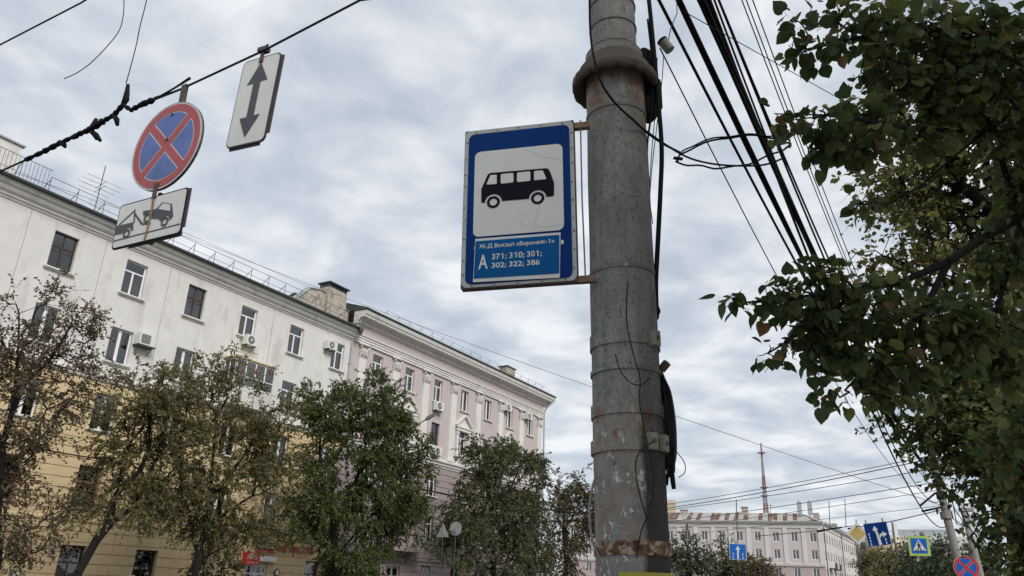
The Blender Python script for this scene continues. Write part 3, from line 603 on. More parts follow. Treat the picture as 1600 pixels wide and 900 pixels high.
# ---------------------------------------------------------------- far pink house at the crossing
cor = at_h(1283, 815, 172.0); eave = cor[2]; FZ = eave
def far_block(name, label, org, az_deg, n_bays, pitch, flip_dir, mats):
    o = thing(name, label, 'building', (org[0], org[1], 0), math.pi / 2 - math.radians(az_deg))
    return o
def far_front(parent, L, y0sign, nb, lower=True, tilt=0):
    """front in local xz plane, x from 0 to L, outside at -y"""
    p = L / nb; rows_ = [(eave - 3.9, eave - 2.1), (eave - 7.2, eave - 5.4), (eave - 10.6, eave - 8.8), (eave - 13.8, eave - 12.2)]
    hs = [(p * (i + .5) - .6, p * (i + .5) + .6, a, b) for i in range(nb) for a, b in rows_]
    facade(parent, 'upper_wall', 0, L, eave - 8.3, eave - .6, hs, X['far_pink'], depth=.25); facade(parent, 'lower_wall', 0, L, -.1, eave - 8.3, hs, X['far_lower'], depth=.25)
    mb = MB(); mb.box(.1, L - .1, .9, 1.0, 0, eave - 1); mb.build('interior_wall', X['room'], parent)
    mb = MB(); profile_run(mb, -.3, L + .3, [(-.1, eave - 1.3), (.15, eave - 1.3), (.2, eave - .7), (.6, eave - .4), (.8, eave - .1), (.8, eave), (-.1, eave)]); mb.build('cornice', X['far_white'], parent)
    mb = MB(); profile_run(mb, 0, L, [(-.1, eave - 8.5), (.2, eave - 8.5), (.3, eave - 8.1), (-.1, eave - 8.0)]); mb.build('string_course', X['far_white'], parent)
    for i in range(nb + 1):
        mb = MB(); q = min(max(p * i, .45), L - .45); mb.box(q - .42, q + .42, -.15, .02, eave - 8.0, eave - 1.3); mb.build('pilaster', X['far_white'], parent)
    for (a, b, c, d) in hs:
        w_ = MB(); w_.box(a, a + .1, .1, .2, c, d); w_.box(b - .1, b, .1, .2, c, d); w_.box(a + .1, b - .1, .1, .2, c, c + .1); w_.box(a + .1, b - .1, .1, .2, d - .1, d); w_.box((a + b) / 2 - .06, (a + b) / 2 + .06, .1, .2, c + .1, d - .1)
        wo = w_.build('window', X['pvc'], parent); g_ = MB(); g_.box(a + .08, b - .08, .14, .16, c + .08, d - .08); g_.build('pane', X['far_glass'], wo)
A1 = math.radians(290.5); FD = np.array([math.sin(A1), math.cos(A1), 0]); A2 = math.radians(29.8); WD = np.array([math.sin(A2), math.cos(A2), 0])
LF = 52.5; org = cor + FD * LF
BF = thing('corner_building', 'pale pink corner house with white pilasters and rusty patched roof, far off', 'building', (org[0], org[1], 0), math.atan2(-FD[1], -FD[0]))
far_front(BF, LF, 1, 15)
W2 = bpy.data.objects.new('side_wing', None)
mbw = MB(); mbw.box(.3, 96.7, 1.1, 9, 0, eave - 1.1); W2 = mbw.build('side_wing', X['far_white'], BF)
rel = BF.matrix_world
bpy.context.view_layer.update()
W2.matrix_parent_inverse = BF.matrix_world.inverted()
W2.matrix_world = Matrix.Translation((cor[0], cor[1], 0)) @ Matrix.Rotation(math.atan2(WD[1], WD[0]), 4, 'Z')
bpy.context.view_layer.update()
far_front_L = 97.0
# the wing's front is made of sub-parts of the wing
def wing():
    p = far_front_L / 27; rows_ = [(eave - 3.9, eave - 2.1), (eave - 7.2, eave - 5.4), (eave - 10.6, eave - 8.8), (eave - 13.8, eave - 12.2)]
    hs = [(p * (i + .5) - .6, p * (i + .5) + .6, a, b) for i in range(27) for a, b in rows_]
    facade(W2, 'upper_wall', 0, far_front_L, -.1, eave - .6, hs, X['far_white'], depth=.25)
    mb = MB(); profile_run(mb, 0, far_front_L, [(-.1, eave - 1.2), (.15, eave - 1.2), (.2, eave - .7), (.7, eave - .3), (.8, eave), (-.1, eave)]); mb.build('cornice', X['far_white'], W2)
    mb = MB(); mb.add([(5, -.9, eave + .02), (far_front_L, -.9, eave + .02), (far_front_L, 5, eave + 1.6), (8, 5, eave + 1.6)], [(0, 1, 2, 3)]); mb.build('roof', X['roof_dark'], W2)
    for i in range(0, 28):
        mb = MB(); q = min(max(p * i, .3), far_front_L - .3); mb.box(q - .3, q + .3, -.05, .02, .2, eave - 1.2); mb.build('pilaster', X['far_white'], W2)
    for (a, b, c, d) in hs:
        g_ = MB(); g_.box(a, b, .012, .07, c, d); g_.build('window', X['far_glass'], W2)
    for q, z in ((6, eave - 8.7), (12, eave - 8.7), (12, eave - 12), (20, eave - 12), (27, eave - 12)):
        b = MB(); b.box(q - 1.6, q + 1.6, -1.2, 0, z, z + .2)
        for k_ in np.arange(-1.6, 1.61, .2): b.box(q + k_ - .02, q + k_ + .02, -1.2, -1.16, z + .2, z + 1.1)
        b.box(q - 1.6, q + 1.6, -1.22, -1.14, z + 1.1, z + 1.18); b.build('balcony', X['rail'], W2)
    for q in (18, 45): 
        b = MB(); b.box(q, q + 1.4, 3, 4.2, eave + 1, eave + 3.4); b.build('chimney', X['brickish'], W2)
    for q in (.5, 25, 50):
        b = MB(); b.tube([(q, -.3, .3), (q, -.3, eave - .4)], .09, 6); b.build('downpipe', X['rail'], W2)
wing()
# rusty roof of the front: sheets side by side, each its own piece
for i in range(56):
    a = -.4 + i * (LF + .8) / 56; b = a + (LF + .8) / 56 - .03; mb = MB(); zz = .015 * (i % 3)
    t0, t1 = (a, b); k_ = 1.0; mb.add([(a, -.9, eave + .03 + zz), (b, -.9, eave + .03 + zz), (min(b, LF - 3.6) if b > LF - 3.6 else b, 5, eave + 2.0 + zz), (min(a, LF - 3.6), 5, eave + 2.0 + zz)], [(0, 1, 2, 3)])
    o = mb.build('roof_sheet', X['far_roof'] if random.random() < .55 else X['far_roof2'], BF)
for q, hh_, wd in ((24.5, 1.0, 1.4), (37.2, 1.6, 1.2)):
    b = MB(); b.box(q, q + wd, 3.5, 4.8, eave + .8, eave + 1.4 + hh_); b.box(q - .15, q + wd + .15, 3.35, 4.95, eave + 1.405 + hh_, eave + 1.55 + hh_); b.build('chimney', X['brickish'], BF)
for q, hh_ in ((14, 3.0), (21, 3.4), (43, 2.8)):
    b = MB(); b.tube([(q, 3, eave + 1), (q, 3, eave + 1 + hh_)], .06, 5); b.tube([(q - .6, 3, eave + .6 + hh_), (q + .6, 3, eave + .6 + hh_)], .04, 4); b.build('roof_aerial', X['rail'], BF)
for q in (48.2, 50.2):                         # antenna frames on the corner
    b = MB(); b.box(q, q + .9, 2, 2.6, eave + 1.5, eave + 4.0); b.build('antenna_panel', X['sign_back'], BF)
    b = MB(); b.tube([(q + .45, 2.3, eave), (q + .45, 2.3, eave + 4.4)], .08, 6); b.build('antenna_post', X['rail'], BF)
b = MB(); b.tube([(26.4, -.25, .3), (26.4, -.25, eave - .5)], .1, 6); b.build('downpipe', X['rail'], BF)
bh = thing('tower_block', 'beige tower block edge just right of the big pole, behind the corner house', 'building', tuple(at_h(1046, 850, 240) * np.array([1, 1, 0])), 0)
zt = at_h(1046, 781, 240)[2]; mb = MB(); mb.box(-9, 2.2, 0, 8, 0, zt); mb.build('wall', X['beige'], bh)
for i in range(8):
    mb = MB(); mb.box(-8.8, 2.25, -.05, 0, zt - 1.5 - i * 3, zt - .9 - i * 3); mb.build('floor_band', X['brickish'], bh)

# ---------------------------------------------------------------- television mast
MD = 930.0; mtop = at_h(1190, 692, MD); mbase = at_h(1197, 800, MD)
mast = thing('television_mast', 'tall red and white lattice television mast above the rusty roof', 'mast', (mbase[0], mbase[1], 0))
Hm = mtop[2]; secs = [(0, 7.5, 'mast_white'), (.50, 4.6, 'mast_red'), (.60, 3.4, 'mast_white'), (.70, 2.6, 'mast_red'), (.78, 2.2, 'mast_white'), (.90, 1.2, 'mast_red')]
for i, (t0, w0, mn) in enumerate(secs):
    t1, w1 = (secs[i + 1][0], secs[i + 1][1]) if i + 1 < len(secs) else (1.0, .5); mb = MB(); n_ = 6
    for k_ in range(n_):
        za, zb = Hm * (t0 + (t1 - t0) * k_ / n_), Hm * (t0 + (t1 - t0) * (k_ + 1) / n_); wa, wb = w0 + (w1 - w0) * k_ / n_, w0 + (w1 - w0) * (k_ + 1) / n_
        ca = [(sx * wa / 2, sy * wa / 2, za) for sx, sy in ((-1, -1), (1, -1), (1, 1), (-1, 1))]; cb = [(sx * wb / 2, sy * wb / 2, zb) for sx, sy in ((-1, -1), (1, -1), (1, 1), (-1, 1))]
        for q in range(4):
            mb.tube([ca[q], cb[q]], .34, 4); mb.tube([ca[q], cb[(q + 1) % 4]], .17, 4); mb.tube([ca[(q + 1) % 4], cb[q]], .17, 4); mb.tube([ca[q], ca[(q + 1) % 4]], .2, 4)
    mb.build('lattice_section', X[mn], mast)
for t in (.645, .70, .93):
    mb = MB(); mb.box(-3.6, 3.6, -3.6, 3.6, Hm * t, Hm * t + .8); mb.build('platform', X['mast_red'], mast)

# ---------------------------------------------------------------- white slab block and things behind the crossing
wb = thing('office_block', 'white flat roofed block behind the trees at the crossing', 'building', tuple(at_h(1430, 900, 230) * np.array([1, 1, 0])), -.45)
zt = at_h(1430, 838, 230)[2]; mb = MB(); mb.box(-17, 16, 0, 14, 0, zt); mb.build('wall', X['far_conc'], wb); mb = MB(); mb.box(-4, 10, 2, 9, zt, zt + 1.8); mb.build('roof_house', X['sign_back'], wb)
for r_ in range(4):
    for c_ in range(9):
        mb = MB(); q = -15 + c_ * 3.3; mb.box(q, q + 1.7, -.08, .0 - .004, zt - 3.2 - r_ * 3.4, zt - 1.5 - r_ * 3.4); mb.build('window', X['far_glass'], wb)
bt = thing('stair_tower', 'beige rounded stair tower beside the white block', 'building', tuple(at_h(1387, 900, 225) * np.array([1, 1, 0])))
mb = MB(); zb = at_h(1387, 838, 225)[2]; mb.lathe([(4.2, 0), (4.2, zb), (0, zb + .1)], 24); mb.build('wall', X['beige'], bt, smooth=False)
gb = thing('green_kiosk_roof', 'small green roofed structure beyond the end of the side wing', 'building', tuple(at_h(1352, 900, 290) * np.array([1, 1, 0])))
zz = at_h(1352, 850, 290)[2]; mb = MB(); mb.box(-4, 4, 0, 6, 0, zz); mb.build('wall', mat('green_sheet', (.22, .40, .34), .6), gb); mb = MB(); mb.box(-4.4, 4.4, -.4, 6.4, zz, zz + .6); mb.build('roof', X['pipe'], gb)
cm = thing('antenna_post', 'slim post with cellular antennas in front of the white block', 'mast', tuple(at_h(1408, 900, 120) * np.array([1, 1, 0])))
zc = at_h(1402, 816, 120)[2]; mb = MB(); mb.tube([(0, 0, 0), (-.3, 0, zc)], [.16, .09], 8); mb.build('post', X['rail'], cm)
for k_ in range(3):
    t = k_ * 2.1 + .5; mb = MB(); c = (-.3 + .7 * math.cos(t), .7 * math.sin(t)); mb.box(c[0] - .16, c[0] + .16, c[1] - .1, c[1] + .1, zc - 2.6, zc - .1); mb.bar((-.3, 0, zc - 1.2), (c[0], c[1], zc - 1.2), .08, .08); mb.build('antenna_panel', X['ac'], cm)

# ================================================================== THE BIG POLE
PD_ = 3.75
pb = at_h(989, 880, PD_); pt = at_h(958, 60, PD_ + .02)
axis = pt - pb; axis /= np.linalg.norm(axis)
pz = np.array(axis); pxv = np.array([math.cos(math.radians(8.5)), -math.sin(math.radians(8.5)), 0]); pxv -= pz * (pxv @ pz); pxv /= np.linalg.norm(pxv); pyv = np.cross(pz, pxv)   # local -y looks at the camera
base = pb - axis * (pb[2] / axis[2])
def m4(x, y, z, c):
    M = Matrix.Identity(4)
    for i in range(3): M[i][0] = x[i]; M[i][1] = y[i]; M[i][2] = z[i]; M[i][3] = c[i]
    return M
POLE = thing('utility_pole', 'thick weathered grey steel pole carrying the bus stop sign and cables', 'pole', mat4=m4(pxv, pyv, pz, base))
def zpole(y):                                  # height along the pole seen at image row y
    best = min(((abs(proj(base + axis * s - pyv * .165)[1] - y), s) for s in np.arange(0, 7, .01)))
    return best[1]
def pole_material():
    M = bpy.data.materials.new('weathered_pole_paint'); M.use_nodes = True; t = M.node_tree; b = t.nodes['Principled BSDF']; L = t.links.new
    tc = t.nodes.new('ShaderNodeTexCoord')
    def noise(sc, det=6, ro=.6, scale=(1, 1, 1), dist=0):
        mp = t.nodes.new('ShaderNodeMapping'); mp.inputs['Scale'].default_value = scale; L(tc.outputs['Object'], mp.inputs[0]); n = t.nodes.new('ShaderNodeTexNoise'); n.inputs['Scale'].default_value = sc; n.inputs['Detail'].default_value = det; n.inputs['Roughness'].default_value = ro; n.inputs['Distortion'].default_value = dist; L(mp.outputs[0], n.inputs['Vector']); return n.outputs[0]
    def ramp(v, stops):
        c = t.nodes.new('ShaderNodeValToRGB'); e = c.color_ramp.elements
        e[0].position, e[0].color = stops[0][0], (*stops[0][1], 1); e[1].position, e[1].color = stops[-1][0], (*stops[-1][1], 1)
        for p, q in stops[1:-1]: k = e.new(p); k.color = (*q, 1)
        L(v, c.inputs[0]); return c.outputs[0]
    def mix(f, a, bcol):
        m_ = t.nodes.new('ShaderNodeMix'); m_.data_type = 'RGBA'; L(f, m_.inputs[0]); L(a, m_.inputs[6])
        if isinstance(bcol, tuple): m_.inputs[7].default_value = (*bcol, 1)
        else: L(bcol, m_.inputs[7])
        return m_.outputs[2]
    def mul(a, bb):
        m_ = t.nodes.new('ShaderNodeMath'); m_.operation = 'MULTIPLY'; L(a, m_.inputs[0]); L(bb, m_.inputs[1]); return m_.outputs[0]
    sp = t.nodes.new('ShaderNodeSeparateXYZ'); L(tc.outputs['Object'], sp.inputs[0])
    mr = t.nodes.new('ShaderNodeMapRange'); L(sp.outputs[2], mr.inputs[0]); mr.inputs[1].default_value = 0; mr.inputs[2].default_value = 6
    z = mr.outputs[0]; g = lambda v: (v, v, v)
    basec = ramp(noise(5, 8, .65, (1, 1, .5)), [(.3, (.17, .175, .165)), (.5, (.27, .275, .262)), (.72, (.39, .39, .37))])
    streak = ramp(noise(14, 5, .6, (1, 1, .07)), [(.5, g(0)), (.7, g(.6))]); basec = mix(streak, basec, (.14, .135, .125))
    chip = ramp(noise(38, 8, .7, (1, 1, .6)), [(.55, g(0)), (.62, g(.8))]); basec = mix(chip, basec, (.09, .087, .08)); fine = ramp(noise(120, 4, .7), [(.42, g(.55)), (.56, g(0))]); basec = mix(fine, basec, (.11, .105, .095))
    # brown-grey bare patches towards the foot
    zl = ramp(z, [(.0, g(1)), (zpole(700) / 6, g(1)), (zpole(600) / 6, g(0))]); bare = mul(ramp(noise(7, 7, .7), [(.40, g(0)), (.5, g(.9))]), zl); basec = mix(bare, basec, (.275, .258, .23))
    zr = ramp(z, [(0, g(.25)), (zpole(690) / 6, g(.35)), (zpole(670) / 6, g(1)), (zpole(655) / 6, g(.8)), (zpole(600) / 6, g(0)), (zpole(190) / 6, g(.1)), (zpole(125) / 6, g(1)), (zpole(85) / 6, g(.12)), (1, g(.05))])
    rust = mul(ramp(noise(10, 8, .7, (1, 1, .7)), [(.46, g(0)), (.58, g(1))]), zr); basec = mix(rust, basec, ramp(noise(30), [(.35, (.085, .04, .028)), (.65, (.27, .12, .06))]))
    och = mul(ramp(noise(8, 5, .6, (1, 1, .18)), [(.52, g(0)), (.66, g(.7))]), zr); basec = mix(och, basec, (.33, .22, .11))
    # flaked whitewash
    zw = ramp(z, [(0, g(1)), (zpole(760) / 6, g(1)), (zpole(700) / 6, g(.6)), (zpole(640) / 6, g(.35)), (zpole(560) / 6, g(.06)), (1, g(.03))])
    wh = mul(ramp(noise(21, 13, .78, (1, 1, .55), .3), [(.548, g(0)), (.56, g(1))]), zw); basec = mix(wh, basec, (.66, .65, .62))
    # dirt and painted-in shade on the right of the foot, ragged edge
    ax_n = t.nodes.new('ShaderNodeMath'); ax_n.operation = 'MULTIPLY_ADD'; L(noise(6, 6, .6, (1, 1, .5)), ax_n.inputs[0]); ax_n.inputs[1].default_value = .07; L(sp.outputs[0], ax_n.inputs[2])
    zs = ramp(z, [(0, g(.95)), (zpole(720) / 6, g(.9)), (zpole(640) / 6, g(.6)), (zpole(540) / 6, g(.15)), (1, g(0))]); shade_dirt = mul(ramp(ax_n.outputs[0], [(.082, g(0)), (.105, g(1))]), zs); basec = mix(shade_dirt, basec, (.022, .021, .02))
    L(basec, b.inputs['Base Color']); b.inputs['Roughness'].default_value = .8; b.inputs['Specular IOR Level'].default_value = .3
    bp = t.nodes.new('ShaderNodeBump'); bp.inputs['Strength'].default_value = .8; bp.inputs['Distance'].default_value = .010
    ma = t.nodes.new('ShaderNodeMath'); ma.operation = 'ADD'; L(noise(45, 6, .7), ma.inputs[0]); L(wh, ma.inputs[1]); L(ma.outputs[0], bp.inputs['Height']); L(bp.outputs[0], b.inputs['Normal'])
    return M
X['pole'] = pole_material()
X['pole_rust'] = mat('rusty_band', (.12, .058, .032), .85, .75, 30, bump=.8, bscale=60, stain=((.40, .34, .27), 24, .50, .95))
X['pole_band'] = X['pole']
X['pole_band_old'] = mat('painted_band', (.26, .26, .245), .8, .22, 9, bump=.3, bscale=50, stain=((.50, .49, .47), 9, .60, .9))
R0, R1 = .170, .163
zc0, zc1 = zpole(112), zpole(62)
prof = [(R0 + .006, -.2)] + [(R0 + (R1 - R0) * z / zc1 + .0012 * math.sin(z * 9), z) for z in np.linspace(0, zc1, 40)]
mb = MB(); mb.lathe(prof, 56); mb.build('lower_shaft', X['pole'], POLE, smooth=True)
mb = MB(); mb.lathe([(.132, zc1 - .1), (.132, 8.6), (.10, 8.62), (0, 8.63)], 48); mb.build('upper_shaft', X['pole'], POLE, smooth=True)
zc = (zc0 + zc1) / 2                            # bell-shaped collar with a ragged underside
prof = [(.160, zc0 + .06), (.190, zc0 + .015), (.222, zc0 - .015), (.238, zc0 - .005), (.240, zc0 + .045), (.226, zc0 + .062), (.214, zc0 + .066), (.208, zc0 + .10), (.19, zc0 + .13), (.16, zc0 + .18), (.142, zc0 + .22), (.131, zc0 + .27)]
mb = MB(); mb.lathe(prof, 64)
for i, (x, y, z) in enumerate(mb.v):
    k_ = i % 64; r_ = 1 + .006 * math.sin(k_ * 2.4) + .012 * random.random(); mb.v[i] = (x * r_, y * r_, z + (.007 * math.sin(k_ * 1.7) + .009 * random.random() if z < zc0 + .03 else 0))
COLLAR = mb.build('collar', mat('collar_mortar', (.085, .07, .058), .95, .3, 9, bump=.9, bscale=35), POLE, smooth=True)
for zz, w_ in ((zc0 + .25, .02), (zc0 + .40, .012), (zc0 + .56, .012)):
    mb = MB(); mb.lathe([(.132, zz), (.1385, zz), (.1385, zz + w_), (.132, zz + w_)], 40); mb.build('upper_ring', X['pole_band'], POLE, smooth=False)
def band(name, y0, y1, t, mt, a0=0, a1=2 * math.pi):
    z1, z0 = zpole(y0), zpole(y1); r_ = R0 + (R1 - R0) * (z0 + z1) / 2 / zc1
    mb = MB(); mb.lathe([(r_ - .004, z0), (r_ + t, z0), (r_ + t, z1), (r_ - .004, z1)], 56, (0, 0), a0, a1); return mb.build(name, mt, POLE)
X['old_clamp'] = mat('worn_clamp', (.12, .118, .11), .6, .3, 12, stain=((.50, .48, .45), 14, .55, .9)); band('clamp_band', 157, 162, .004, X['old_clamp']); band('clamp_band', 409, 415, .005, X['old_clamp'])
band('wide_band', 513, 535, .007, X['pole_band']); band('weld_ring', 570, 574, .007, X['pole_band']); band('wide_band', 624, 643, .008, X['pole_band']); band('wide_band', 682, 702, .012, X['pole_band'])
band('rusty_band', 846, 868, .006, X['pole_rust']); band('yellow_tape', 893, 925, .012, X['yellow_tape'], -math.pi * .62, math.pi * .25)
for yy, ang in ((525, -38), (690, -55), (690, -30)):  # clamp lugs with bolts on the right
    z = zpole(yy); t = math.radians(ang); c = np.array([math.cos(t), math.sin(t), 0]) * (R0 + .012); mb = MB()
    mb.obox((c[0], c[1], z), (math.cos(t), math.sin(t), 0), (-math.sin(t), math.cos(t), 0), (0, 0, 1), .035, .045, .075); LG = mb.build('clamp_lug', mat('lug_paint', (.24, .22, .175), .8, .25, 30), POLE)
    mb = MB(); q = c * 1.13; mb.tube([(c[0], c[1], z), (q[0], q[1], z)], .011, 6); mb.build('bolt', X['steel_dark'], LG)
# dark junction boxes behind the collar
mb = MB()
for c, r_, h_ in (((.165, .06), .062, (.06, .30)), ((.185, .05), .068, (-.13, .10)), ((.20, .02), .035, (.08, .22)), ((.17, .03), .05, (-.2, -.02))):
    mb.tube([(c[0], c[1], zc0 + h_[0]), (c[0] + .01, c[1], zc0 + h_[0] + .03), (c[0] + .015, c[1], zc0 + h_[1] - .04), (c[0], c[1], zc0 + h_[1])], [r_ * .55, r_, r_ * .95, r_ * .5], 12)
mb.build('junction_box', X['cable'], POLE, smooth=True)

def PL(x, y, off=0.0): return at_h(x, y, PD_ + off)     # a pixel at the pole's distance
def cablepath(name, label, pts, r, mt='cable', n=7, group=None, sub=6):
    P = [np.array(p, float) for p in pts]; q = []
    for i in range(len(P) - 1):                # Catmull-Rom
        a, b, c, d = P[max(i - 1, 0)], P[i], P[i + 1], P[min(i + 2, len(P) - 1)]
        for k_ in range(sub):
            t = k_ / sub; q.append(.5 * ((2 * b) + (-a + c) * t + (2 * a - 5 * b + 4 * c - d) * t * t + (-a + 3 * b - 3 * c + d) * t ** 3))
    q.append(P[-1]); mb = MB(); mb.tube(q, r, n); o = mb.build(name, X[mt], None, smooth=True); return tag(o, label, 'cable', group)
cablepath('cable', 'thin dark cable wrapping diagonally across the pole below the collar', [PL(921, -60, -.25), PL(922, 40, -.2), PL(928, 90, -.28), PL(940, 130, -.27), PL(962, 162, -.215), PL(990, 188, -.17), PL(1012, 208, -.05), PL(1035, 224, .02), PL(1062, 238, .1)], .0065)
cablepath('cable', 'pale grey cable bowing out left of the pole foot', [PL(932, 740, -.1), PL(924, 770, -.12), PL(921, 805, -.15), PL(926, 845, -.19), PL(940, 880, -.2), PL(955, 912, -.2)], .006, 'grey_wire')
cablepath('cable', 'thick black cable running straight down right of the pole', [PL(1005, -70), PL(1014, 0), PL(1021, 70), PL(1028, 150), PL(1034, 230), PL(1032, 300), PL(1028, 380), PL(1025, 440), PL(1026, 496)], .013)
cablepath('cable', 'thin cable close along the right edge of the pole', [PL(1012, 30), PL(1020, 110), PL(1017, 180), PL(1011, 235), PL(1013, 330), PL(1018, 400), PL(1023, 470)], .006)
cablepath('cable', 'hair thin wire hanging between pole and thick cable', [PL(1027, 90), PL(1025, 160), PL(1019, 230), PL(1015, 300), PL(1020, 350)], .0025, 'wire')
cablepath('cable', 'wavy thin wire right of the pole under the insulator', [PL(1037, 85), PL(1034, 130), PL(1026, 200), PL(1018, 270), PL(1014, 340), PL(1017, 365)], .0025, 'wire')
mb = MB(); 
for k_ in range(5):
    a = PL(1022 + k_ * 1.5, 470 + k_ * 3); b = PL(1026 + (k_ % 2), 499 - k_ * 2); mb.tube([a, (a + b) / 2 + np.array([.004 * (k_ - 2), .006, 0]), b], .011, 6)
tag(mb.build('cable_splice', X['cable'], None), 'knobbly taped cable splice beside the pole at mid height', 'cable splice')
# elongated coil of cable hanging on the lower right of the pole
coil = thing('cable_coil', 'long black coil of cable hanging on the right of the pole', 'cable coil', tuple(PL(1040, 700)))
c0 = PL(1040, 700)
for i in range(8):
    ox = i * 2.9; J = lambda a: random.uniform(-a, a); top = (1031 + J(3) + ox * .15, 574 + J(8) + i * 2); mb = MB(); dd = .06 - i * .011
    pts = [PL(top[0], top[1], dd), PL(1036 + ox * .6 + J(1.5), 612, dd), PL(1041 + ox * .72 + J(2.5), 660, dd + J(.01)), PL(1043 + ox * .62 + J(2.5), 708, dd), PL(1045 + ox * .4 + J(3), 742 + J(16), dd), PL(1039 + ox * .25, 728 + J(12), dd + .04), PL(1035 + ox * .3 + J(2), 685, dd + .05), PL(1032 + ox * .3 + J(2), 625, dd + .05), PL(top[0], top[1], dd + .02)]
    q = []
    for j in range(len(pts) - 1):
        for k_ in range(4): q.append(pts[j] + (pts[j + 1] - pts[j]) * k_ / 4)
    q.append(pts[-1])
    for _ in range(2): q = [q[0]] + [(q[j - 1] + q[j] * 2 + q[j + 1]) / 4 for j in range(1, len(q) - 1)] + [q[-1]]
    mb.tube([p - c0 for p in q], random.uniform(.004, .007), 6); mb.build('cable_turn', X['cable_sheen'], coil, smooth=True)
mb = MB(); mb.tube([PL(1049, 728) - c0, PL(1051, 750) - c0, PL(1053, 764) - c0], [.009, .012, .010], 8); mb.tube([PL(1044, 735) - c0, PL(1041, 758) - c0], [.007, .009], 8); mb.build('coil_end', X['cable'], coil); mb = MB(); mb.bar(PL(1043, 566, -.02) - c0, PL(1033, 578) - c0, .03, .03); mb.build('hook', X['steel_dark'], coil)
cablepath('cable', 'thin wire looping out right of the cable coil', [PL(1040, 690), PL(1056, 705), PL(1069, 722), PL(1070, 738), PL(1060, 746)], .0022, 'wire')
cablepath('cable', 'thin black wire drooping down the face of the lower pole', [PL(981, 440, -.2), PL(979, 500, -.2), PL(990, 555, -.2), PL(1000, 590, -.19), PL(999, 625, -.19), PL(1003, 650, -.2), PL(1010, 690, -.2), PL(1021, 740, -.19), PL(1018, 790, -.2), PL(1002, 830, -.21), PL(995, 872, -.21)], .0032, 'wire')
cablepath('cable', 'thin wire curling over the pole between two bands', [PL(961, 553, -.21), PL(970, 580, -.21), PL(985, 598, -.2), PL(1002, 601, -.19), PL(1015, 590, -.17)], .0028, 'wire')
cablepath('cable', 'loose black wire arc on the shaded side of the lower pole', [PL(1020, 690, -.17), PL(1000, 705, -.2), PL(993, 730, -.2), PL(1000, 775, -.2), PL(1012, 812, -.19)], .0032, 'wire')
# ring of spare cable hanging in the air
rc = at_h(1143, 238, 4.35); RING = thing('cable_ring', 'horizontal ring of spare black cable hanging right of the pole', 'cable coil', tuple(rc))
u_ = _R * 1.0; dvec = ray(1143, 238); dvec = np.array([dvec[0], dvec[1], 0]); dvec /= np.linalg.norm(dvec); lx = np.array([dvec[1], -dvec[0], 0])
for i in range(2):
    ra, rb = (.335, .318, .33)[i], (.16, .175, .15)[i]; mb = MB(); P = []; a0_, a1_ = ((186, 536), (180, 372), (60, 196))[i]
    for k_ in range(49):
        t = math.radians(a0_ + (a1_ - a0_) * k_ / 48); kk = 1 + .05 * math.sin(2 * t + i * 1.3) + .025 * math.sin(5 * t + i) + .01 * math.sin(11 * t); P.append(lx * ra * kk * math.cos(t) + dvec * rb * kk * math.sin(t) + np.array([0, 0, .01 * i + .02 * math.cos(t) + .012 * math.sin(3 * t + i) + .006 * math.sin(9 * t)]))
    mb.tube(P, (.006, .005, .005)[i], 6); mb.build('cable_turn', X['cable'], RING, smooth=True)
mb = MB(); mb.tube([lx * -.345 + dvec * -.01, lx * -.30 + dvec * .03 + np.array([0, 0, .01])], .011, 7); mb.build('tape_wrap', X['cable'], RING)
cablepath('cable', 'cable leading from the pole to the hanging ring', [PL(1010, 205), PL(1040, 226, .15), PL(1080, 248, .35), PL(1130, 258, .45), PL(1190, 258, .55), PL(1222, 248, .6)], .006)
ins = at_h(1041, 72, 3.95); IN = thing('insulator', 'small grey cylindrical insulator hanging right of the collar', 'insulator', tuple(ins))
mb = MB(); mb.tube([(-.018, 0, .03), (.022, 0, -.03)], .031, 12); mb.build('body', mat('porcelain', (.15, .145, .135), .5), IN); mb = MB(); mb.tube([(-.026, 0, .042), (-.018, 0, .03)], .033, 12); mb.build('cap', X['cable'], IN); mb = MB(); mb.tube([(.01, 0, .02), tuple(at_h(1048, 45, 3.97) - ins), tuple(at_h(1058, 20, 4.0) - ins), tuple(at_h(1056, -30, 4.0) - ins)], .003, 5); mb.build('tie_wire', X['wire'], IN)

# ================================================================== BUS STOP SIGN
def basis(yaw, tilt, rl):
    u = np.array([math.cos(yaw), math.sin(yaw), 0]); n = np.array([math.sin(yaw), -math.cos(yaw), 0]); v = np.array([0, 0, 1.])
    v2 = v * math.cos(tilt) + n * math.sin(tilt); n2 = n * math.cos(tilt) - v * math.sin(tilt)
    return u * math.cos(rl) + v2 * math.sin(rl), -u * math.sin(rl) + v2 * math.cos(rl), n2
def sign_root(name, label, c, yaw, tilt=0, rl=0, cat='road sign', group=None):
    u, v, n = basis(yaw, tilt, rl); return thing(name, label, cat, mat4=m4(u, v, n, c), group=group)
def plate(parent, name, poly, z0, z1, mt): mb = MB(); mb.prism(poly, z0, z1); return mb.build(name, mt, parent)
def ringpoly(mb, cx, cy, r0, r1, z0, z1, n=32):
    for i in range(n):
        a, b = 2 * math.pi * i / n, 2 * math.pi * (i + 1) / n
        q = [(cx + r_ * math.cos(t), cy + r_ * math.sin(t)) for r_, t in ((r0, a), (r1, a), (r1, b), (r0, b))]
        mb.add([(x, y, z1) for x, y in q] + [(x, y, z0) for x, y in q], [(0, 1, 2, 3), (1, 5, 6, 2), (0, 3, 7, 4)])
    return mb
BS = sign_root('bus_stop_sign', 'blue bus stop sign with bus pictogram bracketed to the big pole', (.0154, 3.6619, 3.4876), -.2173, .0072, .0312)
plate(BS, 'backing_tray', rrect(-.302, .302, -.468, .468, .008), -.045, -.006, X['steel_dark'])
